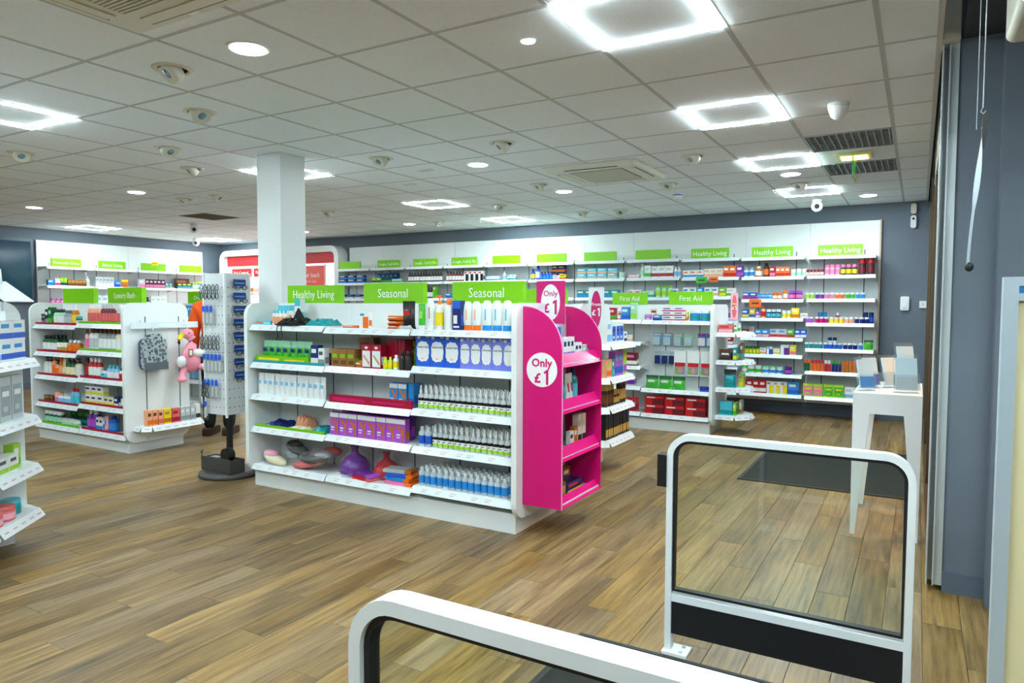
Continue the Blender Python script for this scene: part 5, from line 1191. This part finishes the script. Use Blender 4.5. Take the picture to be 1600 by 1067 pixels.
for z in (1.07, .79, .50, .215):
    s = L(MB().box(PX0 + .008, PX1 - .01, PYA, PYB, z - .008, z, mat('lgrey', .5)).build('tray', a))
    k = 1 if z > .3 else .6
    MB().prism([(PX1 - .045, z + .055 * k), (PX1, z - .022), (PX1 - .004, z - .026), (PX1 - .049, z + .051 * k)], 'y', PYA + .0005, PYB - .0005, M_TRAY).build('tray_front', s)
def pound_one(cx, y, cz, s, m, parent):
    lettering('\u00a3', s * .82, m, (cx - s * .30, y, cz - s * .05), parent, bold=.035)
    o = MB().prism([(.0, -.42), (.16, -.42), (.16, .50), (.03, .50), (-.16, .36), (-.11, .25), (.0, .31)], 'y', -.0008, .0008, m)
    o.v = [(v[0] * s, v[1], v[2] * s) for v in o.v]
    o.build('numeral', parent).location = (cx + s * .30, y, cz)
def roundel(cx, cz, r, ry=None, y=PYA - .0085, parent=None, t1='Only', t2='£1', k=1.0):
    d = MB().prism([(cx + r * math.cos(t * PI / 20), cz + (ry or r) * math.sin(t * PI / 20)) for t in range(40)], 'y', y - .001, y + .0005, mat('disc_white', .4, 0, (240, 240, 240))).build('white_disc', parent)
    lettering(t1, .070 * k, M_MAG, (cx, y - .002, cz + .040 * k), d, bold=.022); pound_one(cx, y - .0012, cz - .048 * k, .098 * k, M_MAG, d)
    return d
L(roundel(-1.952, 1.03, .104, parent=a))
def promo_row(z, segs, nm): row(f'{nm} tray of the magenta stand', (PX1 - .055, PYA + .15, z), PI / 2, z, segs)
promo_row(1.07, [('navy and white sachet carton', 'box', (.05, .15, .03), ('white', 'blue', 'navy'), 3), ('white slim carton', 'box', (.05, .11, .03), ('white', 'lblue', 'navy'), 2), ('violet and white carton', 'box', (.06, .09, .04), ('lgrey', 'violet', 'white'), 1), ('teal small bottle', 'bottle', (.05, .09), ('teal', 'white', 'aqua'), 1),
                 ('navy carton behind', 'box', (.06, .21, .03), ('blue', 'white', 'navy'), 2, dict(at=.02, y=.10))], 'top')
promo_row(.79, [('teal tube', 'tube', (.05, .19, .035), ('teal', 'white', 'aqua'), 1), ('white and pink tube', 'tube', (.05, .20, .035), ('white', 'red', 'magenta'), 2), ('dark teal tall bottle', 'bottle', (.065, .23), ('teal', 'navy', 'aqua'), 1), ('white flat pack', 'box', (.10, .03, .05), ('white', 'mint', 'lgrey'), 1)], 'second')
promo_row(.50, [('green flat pack', 'box', (.09, .04, .04), ('teal', 'mint', 'white'), 1), ('white barcode carton', 'box', (.055, .12, .03), ('white', 'grey', 'charcoal'), 1), ('orange carton', 'box', (.05, .14, .03), ('amber', 'orange', 'white'), 1), ('white tall carton', 'box', (.055, .21, .04), ('offwhite', 'charcoal', 'lgrey'), 2)], 'third')
promo_row(.215, [('dark brown bottle', 'bottle', (.06, .14), ('brown', 'dgreen', 'gold'), 1), ('navy open tray carton', 'box', (.22, .075, .12), ('navy', 'yellow', 'red'), 1), ('white tube standing in tray', 'tube', (.04, .13, .03), ('white', 'yellow', 'lgreen'), 1, dict(at=.12, y=.145)), ('kraft carton at back', 'box', (.11, .12, .04), ('kraft', 'orange', 'white'), 1, dict(at=.27, y=.14))], 'bottom')
def show_card(x0, x1, y, z0, z1, label, cardm, discm, t1, k, stem):
    o = empty('price_sign', label, 'sign', ((x0 + x1) / 2, y, stem)); w = (x1 - x0) / 2; h0, h1 = z0 - stem, z1 - stem
    MB().box(-w, w, .003, .006, h0, h1, cardm).build('card', o)
    MB().box(-w - .004, w + .004, -.001, .0015, h0 - .004, h1 + .008, M_SIGNCLEAR).build('acrylic_sheet', o)
    MB().box(-.02, .02, .007, .010, 0, h0 + .05, M_ACRYL).build('stem', o)
    cz = (h0 + h1) / 2
    d = MB().prism([(w * .66 * math.cos(t * PI / 20), cz + (h1 - h0) * .42 * math.sin(t * PI / 20)) for t in range(40)], 'y', .0022, .0032, discm).build('oval_print', o)
    m = M_MAG if discm.name == 'disc_white' else M_LETTER
    lettering(t1, .052 * k, m, (0, .0018, cz + .055 * k), d, bold=.012); pound_one(0, .0018, cz - .035 * k, .10 * k, m, d)
show_card(-2.147, -1.942, 4.0, 1.30, 1.575, 'magenta Only £1 card in a clear holder above stand', M_MAG, mat('disc_white', .4, 0, (240, 240, 240)), 'Only', 1.0, 1.0705)
show_card(-2.41, -2.27, 5.42, 1.20, 1.57, 'white From £1 card with magenta oval on end shelf', M_WHITEPC, M_MAG, 'From', .75, 1.1005)
show_card(-1.80, -1.72, 7.90, 1.26, 1.56, 'faded pink price card above the first aid end shelf', mat('lpink', .5), mat('coral', .5), 'Only', .5, 1.1255)

# ------------------------------------------------------------ reading-glasses spinner
SX, SY = -4.945, 3.81
a = empty('glasses_stand', 'white pegboard reading glasses stand on a black round base', 'display stand', (SX, SY, 0))
M_GREYB = mat('base_grey', .5, 0, (66, 66, 64)); M_PEG = noisy('pegboard', (214, 218, 220), (206, 211, 214), 20, .5)
MB().lathe([(.24, 0), (.25, .012), (.245, .03), (.20, .042)], M_GREYB, seg=32).build('base', a)
MB().box(-.018, .018, -.018, .018, .04, .62, mat('black', .4)).build('post', a)
b = MB().box(-.19, .17, -.135, -.125, .045, .16, M_GREYB).box(-.19, .17, .0, .01, .045, .15, M_GREYB).box(-.19, -.18, -.125, 0, .045, .15, M_GREYB).box(.16, .17, -.125, 0, .045, .15, M_GREYB).box(-.18, .16, -.125, 0, .045, .055, M_GREYB)
b.build('accessory_tray', a)
MB().tube([(-.185, -.13, .15), (-.19, -.13, .19), (-.175, -.13, .205)], .006, mat('black', .4)).build('tray_hook', a)
MB().lathe([(.055, .0), (.06, .03), (.055, .06)], mat('black', .4), seg=16).move(Matrix.Translation((.09, -.06, .19)) @ Matrix.Rotation(PI / 2, 4, 'X')).build('roller', a)
MB().box(-.15, -.05, -.08, -.03, .056, .15, pm('steel')).build('mirror_box', a)
tw = MB().box(-.122, .122, -.122, .122, .52, 1.67, M_PEG).build('pegboard_tower', a)
TR = 0.03 + PI / 2
tw.rotation_euler.z = TR
for sx, sy in ((-1, -1), (1, -1), (1, 1), (-1, 1)):
    MB().box(sx * .124 - .008, sx * .124 + .008, sy * .124 - .008, sy * .124 + .008, .50, 1.675, M_WHITEPC).build('corner_post', tw)
for s, (nx, ny) in enumerate(((0, -1), (-1, 0))):
    hb = MB()
    for i in range(5):
        for k in range(14):
            u = -.09 + .045 * i; z = .58 + k * .075
            p = (u, -.1225, z) if s == 0 else (-.1225, u, z)
            hb.box(p[0] - .004, p[0] + .004, p[1] - .0005, p[1] + .0005, z - .004, z + .004, M_SLOT) if s == 0 else hb.box(p[0] - .0005, p[0] + .0005, p[1] - .004, p[1] + .004, z - .004, z + .004, M_SLOT)
    hb.build('peg_holes', tw)['kind'] = 'stuff'
# glasses: each pair is a thing
def glasses_mesh():
    f = MB()
    for s in (-1, 1):
        f.strip([(s * .034 + .025 * math.cos(t * PI / 7), .018 * math.sin(t * PI / 7)) for t in range(14)], .004, 'y', -.002, .002, mat('black', .25), True)
    f.box(-.009, .009, -.002, .002, .004, .008, mat('black', .25))
    l = MB()
    for s in (-1, 1): l.prism([(s * .034 + .024 * math.cos(t * PI / 7), .017 * math.sin(t * PI / 7)) for t in range(14)], 'y', -.0006, .0006, M_ACRYL)
    t = MB()
    for s in (-1, 1): t.tube([(s * .058, .0, .006), (s * .061, .008, .005), (s * .045, .013 + .003 * s, .004), (-s * .05, .013 + .003 * s, -.010)], .0022, mat('black', .25), 5)
    return f.mesh('frame'), l.mesh('lenses'), t.mesh('temples')
GF, GLN, GT = glasses_mesh()
def glasses(M, label, group):
    o = empty('reading_glasses', label, 'glasses', (0, 0, 0), 0, group); o.matrix_world = M
    link('frame', GF, o); link('lenses', GLN, o); link('temples', GT, o)
T = Matrix.Translation((SX, SY, 0)) @ Matrix.Rotation(TR, 4, 'Z')
CARD = MB().box(-.062, .062, -.001, .001, 0, .055, pm('navy')).box(-.05, .05, -.0016, -.001, .018, .03, pm('sky')).mesh('header_card')
for k in range(8):            # right-hand face: pairs on navy cards
    z = 1.555 - k * .107
    if z < .60: continue
    M = T @ Matrix.Translation((0.0, -.172, z))
    glasses(M @ Matrix.Rotation(.12, 4, 'X'), f'black reading glasses on a card, {ORD[k + 1]} from top, right face of stand', 'carded reading glasses on the stand')
    c = empty('header_card', f'navy glasses card, {ORD[k + 1]} from top, right face of stand', 'card', (0, 0, 0), 0, 'navy cards on the stand')
    c.matrix_world = T @ Matrix.Translation((0.0, -.152, z + .012)); link('card', CARD, c)
    MB().tube([(0, .029, .06), (0, -.02, .055), (0, -.03, .062)], .002, M_STRIP, 5).build('hook', c)
for r, (z, n) in enumerate(((1.52, 5), (1.11, 5), (.72, 2))):      # left-hand face: pairs hung folded on end
    for i in range(n):
        M = T @ Matrix.Translation((-.172, .095 - i * .047, z)) @ Matrix.Rotation(.35, 4, 'Z') @ Matrix.Rotation(PI / 2, 4, 'Y')
        glasses(M, f'{ORD[i + 1]} folded dark glasses, {["top", "middle", "bottom"][r]} row, left face of stand', 'folded glasses on the stand')
CASE = MB().add([(-.025, 0, 0), (.025, 0, 0), (.018, 0, .17), (-.018, 0, .17), (-.025, .012, 0), (.025, .012, 0), (.018, .012, .17), (-.018, .012, .17)], [(0, 1, 2, 3), (7, 6, 5, 4), (0, 4, 5, 1), (1, 5, 6, 2), (2, 6, 7, 3), (3, 7, 4, 0)], M_BAG).mesh('sleeve')
CLAB = MB().box(-.017, .017, -.0012, 0.0, .11, .155, pm('blue')).box(-.012, .012, -.0012, 0.0, .02, .10, pm('lgrey')).mesh('sleeve_print')
for r, (z, n) in enumerate(((1.25, 3), (.86, 5), (.65, 4), (.47, 1))):
    for i in range(n):
        c = empty('glasses_sleeve', f'{ORD[i + 1]} clear glasses sleeve, {ORD[r + 1]} row, left face of stand', 'glasses case', (0, 0, 0), 0, 'clear sleeves on the stand')
        c.matrix_world = T @ Matrix.Translation((-.152, .10 - i * .046, z)) @ Matrix.Rotation(-PI / 2, 4, 'Z')
        link('sleeve', CASE, c); link('sleeve_print', CLAB, c)

# ------------------------------------------------------------ person behind the glasses stand
def skin_mesh(name, joints, edges, radii, m, parent, sub=2):
    me = bpy.data.meshes.new(name); me.from_pydata(joints, edges, []); o = bpy.data.objects.new(name + '_tmp', me); COL.objects.link(o)
    sk = o.modifiers.new('skin', 'SKIN'); sk.use_smooth_shade = True
    for i, r in enumerate(radii):
        r = r if isinstance(r, tuple) else (r, r)
        me.skin_vertices[0].data[i].radius = r; me.skin_vertices[0].data[i].use_root = (i == 0)
    s = o.modifiers.new('sub', 'SUBSURF'); s.levels = sub; s.render_levels = sub
    bpy.context.view_layer.update()
    r = bpy.data.meshes.new_from_object(o.evaluated_get(bpy.context.evaluated_depsgraph_get()))
    bpy.data.objects.remove(o); r.materials.clear(); r.materials.append(m); r.name = name
    for p in r.polygons: p.use_smooth = True
    return link(name, r, parent)
hv = bpy.data.materials.new('orange_black_jacket'); hv.use_nodes = True
nt = hv.node_tree; tc = nt.nodes.new('ShaderNodeTexCoord'); sx_ = nt.nodes.new('ShaderNodeSeparateXYZ'); nt.links.new(tc.outputs['Object'], sx_.inputs[0])
ns = nt.nodes.new('ShaderNodeTexNoise'); ns.inputs['Scale'].default_value = 5; nt.links.new(tc.outputs['Object'], ns.inputs['Vector'])
m1 = nt.nodes.new('ShaderNodeMath'); m1.operation = 'MULTIPLY_ADD'; nt.links.new(sx_.outputs[0], m1.inputs[0]); m1.inputs[1].default_value = -1.5; nt.links.new(sx_.outputs[2], m1.inputs[2])
m2 = nt.nodes.new('ShaderNodeMath'); m2.operation = 'MULTIPLY_ADD'; nt.links.new(ns.outputs[0], m2.inputs[0]); m2.inputs[1].default_value = .08; nt.links.new(m1.outputs[0], m2.inputs[2])
gt = nt.nodes.new('ShaderNodeMath'); gt.operation = 'GREATER_THAN'; nt.links.new(m2.outputs[0], gt.inputs[0]); gt.inputs[1].default_value = 1.24
mx = nt.nodes.new('ShaderNodeMix'); mx.data_type = 'RGBA'; nt.links.new(gt.outputs[0], mx.inputs[0]); mx.inputs[6].default_value = (*lin((16, 16, 18)), 1); mx.inputs[7].default_value = (*lin((255, 96, 10)), 1)
nt.links.new(mx.outputs[2], nt.nodes['Principled BSDF'].inputs['Base Color']); nt.nodes['Principled BSDF'].inputs['Roughness'].default_value = .8
p = empty('person', 'person in an orange and black work jacket behind glasses stand', 'person', (-6.56, 4.93, 0), 0.55)
MS = mat('skin', .5); MT = mat('black_trousers', .85, 0, (20, 20, 24)); MSH = mat('brown_shoe', .5, 0, (60, 38, 28))
# head, neck and hands are one body mesh inside the clothes
jt = [(0, 0, .95), (0, .01, 1.15), (0, .03, 1.38), (0, .05, 1.45), (0, .075, 1.52), (0, .09, 1.60), (0, .085, 1.66),
      (-.20, .02, 1.36), (-.25, -.02, 1.12), (-.27, .06, .90), (-.275, .085, .83), (-.275, .10, .77),
      (.20, .02, 1.36), (.26, .06, 1.12), (.24, .26, 1.0), (.23, .34, .99), (.225, .40, .985),
      (-.09, 0, .88), (-.10, .02, .48), (-.10, -.01, .10), (.09, 0, .88), (.10, .03, .48), (.10, -.01, .10)]
ed = [(0, 1), (1, 2), (2, 3), (3, 4), (4, 5), (5, 6), (2, 7), (7, 8), (8, 9), (9, 10), (10, 11), (2, 12), (12, 13), (13, 14), (14, 15), (15, 16), (0, 17), (17, 18), (18, 19), (0, 20), (20, 21), (21, 22)]
rd = [(.13, .10), (.12, .10), (.11, .09), .055, (.075, .085), (.08, .10), .06, .06, .045, .032, (.035, .02), (.035, .016), .06, .045, .032, (.035, .02), (.035, .016), .085, .055, .04, .085, .055, .04]
skin_mesh('body', jt, ed, rd, MS, p)
for hx, hy, hz, dy, dz in ((-.275, .105, .76, .02, -1), (.225, .41, .985, 1, -.1)):
    for k in range(4):
        o_ = (k - 1.5) * .018; l = (.055, .068, .072, .058)[k]
        d = Vector((0, dy, dz)).normalized(); q = Vector((hx, hy, hz)) + (Vector((0, o_, 0)) if dz < -.5 else Vector((o_, 0, 0))) - d * .012
        c_ = Vector((.5 if hx < 0 else -.3, 0, 0))
        MB().tube([q, q + d * l * .5, q + d * l * .85 + c_ * .02, q + d * l + c_ * .045], [.0095, .009, .008, .006], MS, 8).build('finger', p)
    q = Vector((hx, hy, hz + (.03 if dz < -.5 else 0))); d = Vector((0, dy, dz)).normalized()
    sd = Vector((0, 1, 0)) if dz < -.5 else Vector((1, 0, 0)); sd = sd if dz < -.5 else -sd
    MB().tube([q + sd * .015, q + sd * .04 + d * .02, q + sd * .042 + d * .05], [.012, .010, .007], MS, 8).build('thumb', p)
MB().ball((0, .07, 1.625), .105, mat('brown_hair', .8, 0, (50, 34, 24)), 16, 10, (.82, .98, .95)).build('hair', p)
f = MB(); f.ball((0, .183, 1.575), .016, MS, 8, 6, (.7, 1, 1.3)); f.build('nose', p)
for s in (-1, 1):
    MB().ball((s * .03, .168, 1.60), .010, mat('eye_white', .2, 0, (230, 230, 228)), 8, 6).build('eye', p); MB().ball((s * .083, .08, 1.585), .025, MS, 8, 6, (.4, .7, 1.2)).build('ear', p)
MB().box(-.025, .025, .172, .178, 1.53, 1.538, mat('lip', .5, 0, (160, 90, 85))).build('mouth', p)
jj = [(0, 0, .86), (0, .0, 1.02), (0, .01, 1.2), (0, .02, 1.37), (0, .05, 1.45), (-.20, .015, 1.37), (-.265, -.02, 1.12), (-.275, .05, .92), (.20, .015, 1.37), (.27, .06, 1.12), (.245, .23, 1.01)]
skin_mesh('jacket', jj, [(0, 1), (1, 2), (2, 3), (3, 4), (3, 5), (5, 6), (6, 7), (3, 8), (8, 9), (9, 10)], [(.19, .14), (.18, .14), (.18, .14), (.16, .125), .075, .095, .075, .055, .095, .075, .055], hv, p)
jl = [(0, 0, .90), (-.095, 0, .84), (-.105, .02, .48), (-.105, -.01, .06), (.095, 0, .84), (.105, .03, .48), (.105, -.01, .06)]
skin_mesh('trousers', jl, [(0, 1), (1, 2), (2, 3), (0, 4), (4, 5), (5, 6)], [(.16, .12), .11, .08, .065, .11, .08, .065], MT, p)
for s in (-1, 1): MB().prism(rrect(-.10, .18, 0, .085, (.02, .02, .05, .03), 4), 'x', s * .105 - .045, s * .105 + .045, MSH).build('shoe', p)

# ------------------------------------------------------------ glass barriers at the door
def barrier(x0, x1, y, ht, label, fw=.025, dep=.045):
    a = empty('entrance_barrier', label, 'barrier', ((x0 + x1) / 2, y, 0), 0)
    w = (x1 - x0) / 2; r = .085; h = ht - fw / 2; e = w - fw / 2
    path = [(-e, .012)] + [(-e, .3)]
    for k in range(9):
        t = PI - k / 8 * PI / 2; path.append((-e + r + r * math.cos(t), h - r + r * math.sin(t)))
    for k in range(9):
        t = PI / 2 - k / 8 * PI / 2; path.append((e - r + r * math.cos(t), h - r + r * math.sin(t)))
    path += [(e, .3), (e, .012)]
    MB().strip(path, fw, 'y', -dep / 2, dep / 2, M_WHITEPC).build('frame', a)
    q = fw / 2 + .006; r2 = r - q
    inner = [(-e + q, .262)] + [(-e + q + r2 + r2 * math.cos(PI - k / 8 * PI / 2), h - q - r2 + r2 * math.sin(PI - k / 8 * PI / 2)) for k in range(9)] \
        + [(e - q - r2 + r2 * math.cos(PI / 2 - k / 8 * PI / 2), h - q - r2 + r2 * math.sin(PI / 2 - k / 8 * PI / 2)) for k in range(9)] + [(e - q, .262)]
    MB().strip(inner, .012, 'y', -.014, .014, M_SLOT, True).build('gasket', a)
    MB().prism(inner, 'y', -.003, .003, M_GLASS).build('glass_pane', a)
    MB().box(-e + fw / 2, e - fw / 2, -dep / 2 + .004, dep / 2 - .004, .215, .245, M_WHITEPC).build('lower_rail', a)
    MB().box(-e + fw / 2, e - fw / 2, -.012, .012, .078, .215, mat('black_kick', .6, 0, (20, 20, 22))).build('kick_panel', a)
    for s in (-1, 1):
        f = MB().box(min(s * (e + .018), s * (e - .085)), max(s * (e + .018), s * (e - .085)), -.045, .045, 0, .012, M_WHITEPC).build('foot_plate', a)
        for yb in (-.025, .025): MB().lathe([(.008, .012), (.008, .017), (.0001, .019)], M_ALU, s * (e - .055), yb, 10).build('bolt', f)
    return a
b1 = barrier(-.865, .012, 2.757, .905, 'white framed glass barrier standing across the entrance at right')
MB().box(-.475, -.438, -.03, .03, .685, .815, mat('black', .5)).build('sensor_box', b1)
barrier(-.845, .10, .91, .925, 'nearest white framed barrier cut by the bottom picture edge', .026, .05)
def floor_mat(x0, x1, y0, y1, label):
    o = empty('floor_mat', label, 'mat', ((x0 + x1) / 2, (y0 + y1) / 2, 0)); w, d = (x1 - x0) / 2, (y1 - y0) / 2
    MB().box(-w + .03, w - .03, -d + .03, d - .03, .0005, .008, M_MAT).build('pile', o)
    MB().strip([(-w + .018, -d + .018), (w - .018, -d + .018), (w - .018, d - .018), (-w + .018, d - .018)], .034, 'z', .0005, .010, mat('mat_rubber', .6, 0, (40, 42, 44)), True).build('rubber_edge', o)
floor_mat(-1.25, .04, 5.80, 7.55, 'black entrance mat on the floor behind the table')
floor_mat(-1.225, -.02, 1.05, 2.70, 'black doormat between the two barriers at picture bottom')

# ------------------------------------------------------------ leaflet table
a = empty('leaflet_table', 'white table with tapering legs beside the shopfront', 'table', (-.150, 5.17, 0))
TW, TD, TH = .186, .40, .885
MB().box(-TW, TW, -TD, TD, TH - .03, TH, M_WHITEPC).build('table_top', a)
for s, y in (('front', -TD), ('back', TD - .04)): MB().prism([(-TW, TH - .03), (-TW, TH - .125), (TW, TH - .125), (TW, TH - .03)], 'y', y, y + .04, M_WHITEPC).build('apron', a)
for x in (-TW, TW - .04): MB().box(x, x + .04, -TD + .04, TD - .04, TH - .09, TH - .03, M_WHITEPC).build('side_apron', a)
for sx in (-1, 1):
    for y in (-TD, TD - .04):
        o_ = [(sx * TW, TH - .125), (sx * (TW - .095), TH - .125), (sx * (TW - .028), 0), (sx * TW * .985, 0)]
        MB().prism(o_ if sx > 0 else o_[::-1], 'y', y, y + .04, M_WHITEPC).build('leg', a)
def leaflet(x, y, rz, label, fill, w=.11, h=.22):
    o = empty('leaflet_holder', label, 'leaflet holder', (x, y, TH + .0005), rz, 'clear leaflet holders')
    R = Matrix.Rotation(-.30, 4, 'X')
    MB().box(-w / 2, w / 2, 0, .003, 0, h, M_ACRYL).move(R).build('back_sheet', o)
    MB().box(-w / 2, w / 2, -.035, -.032, 0.012, h * .45, M_ACRYL).box(-w / 2, -w / 2 + .003, -.033, 0, 0.012, h * .45, M_ACRYL).box(w / 2 - .003, w / 2, -.033, 0, .012, h * .45, M_ACRYL).move(R).build('pocket', o)
    MB().box(-w / 2, w / 2, -.01, .05, 0, .003, M_ACRYL).build('foot', o)
    MB().box(-w * .42, w * .42, -.022, -.008, .015, h * .9, pm('clearblue')).box(-w * .42, w * .42, -.0226, -.022, .02, h * .4, pm(fill)).move(R).build('leaflets', o)
for args in ((-.268, 4.90, .6, 'blue printed leaflet holder at the table left end', 'sky'), (-.25, 5.08, .6, 'blue leaflet holder just behind the leftmost one', 'blue'), (-.14, 5.16, .7, 'empty-looking clear holder in the middle of the table', 'clearblue'),
             (-.05, 4.90, .2, 'large clear leaflet holder at right front of table', 'lgrey', .14, .24), (-.05, 5.30, .4, 'tall clear leaflet holder at right back of table', 'clearblue', .12, .30)):
    leaflet(*args)

# ------------------------------------------------------------ right foreground
a = empty('notice_board', 'cream board in an aluminium frame at the right picture edge', 'board', (.47, 2.35, 0))
M_FR = mat('board_frame', .35, .3, (196, 210, 220))
MB().box(-.235, .235, 0, .03, .04, 1.44, mat('cream_board', .6, 0, (232, 218, 170))).build('board', a)
for x in (-.27, .235): MB().box(x, x + .035, -.012, .042, 0, 1.50, M_FR).build('frame_post', a)
MB().box(-.235, .235, -.012, .042, 1.475, 1.50, M_FR).build('top_rail', a); MB().box(-.235, .235, -.010, .04, 1.455, 1.475, mat('sky', .4, 0, (40, 120, 180))).build('blue_stripe', a)
MB().box(-.235, .235, -.012, .042, 1.435, 1.455, M_FR).build('inner_rail', a)
for x in (-.2525, .2525): MB().box(x - .02, x + .02, -.12, .15, 0, .02, M_FR).build('foot', a)
a = empty('hanging_ribbon', 'twisted pale ribbon hanging on wires before the grey wall', 'ribbon', (.182, 3.0, 2.11))
M_RIB = mat('ribbon', .5, 0, (196, 208, 216)); b = MB(); vs = []; n = 30
for k in range(n + 1):
    t = k / n; z = -.06 - .48 * t; tw = 1.2 + 5.0 * min(t, .6); w = .0085 + .002 * t; x = -.004 * t - .018 + .012 * math.cos(3 * t)
    vs += [(x - w * math.cos(tw), -w * math.sin(tw), z), (x + w * math.cos(tw), w * math.sin(tw), z)]
b.add(vs, [(2 * k, 2 * k + 1, 2 * k + 3, 2 * k + 2) for k in range(n)], M_RIB, True).build('ribbon', a)
MB().prism([(-.006, -.02), (.006, -.0), (.016, -.02), (.002, -.135), (-.006, -.13)], 'y', -.006, .006, mat('black', .5)).build('black_clip', a)
MB().ball((-.030, 0, -.550), .014, mat('black', .5), 10, 8, (1, .5, 1.2)).build('black_end', a)
MB().tube([(-.006, 0, .56), (-.006, 0, .01)], .0018, M_ALU, 5).build('wire', a); MB().tube([(-.022, .02, .56), (-.022, .02, -.06)], .0012, M_ALU, 5).build('wire', a)
MB().tube([(-.006, 0, .012), (-.012, 0, -.004), (-.004, 0, -.012), (.004, 0, -.002)], .002, M_ALU, 5).build('hook', a)
a = empty('door_heater', 'pale box on the lobby ceiling at the top right corner', 'heater', (.50, 3.0, 2.39))
MB().prism(rrect(-.25, .4, 0, .28, .03), 'y', -.2, .2, M_PLASTIC).build('casing', a); MB().box(-.2, .35, -.205, -.2, .03, .09, M_SLOT).build('outlet', a)
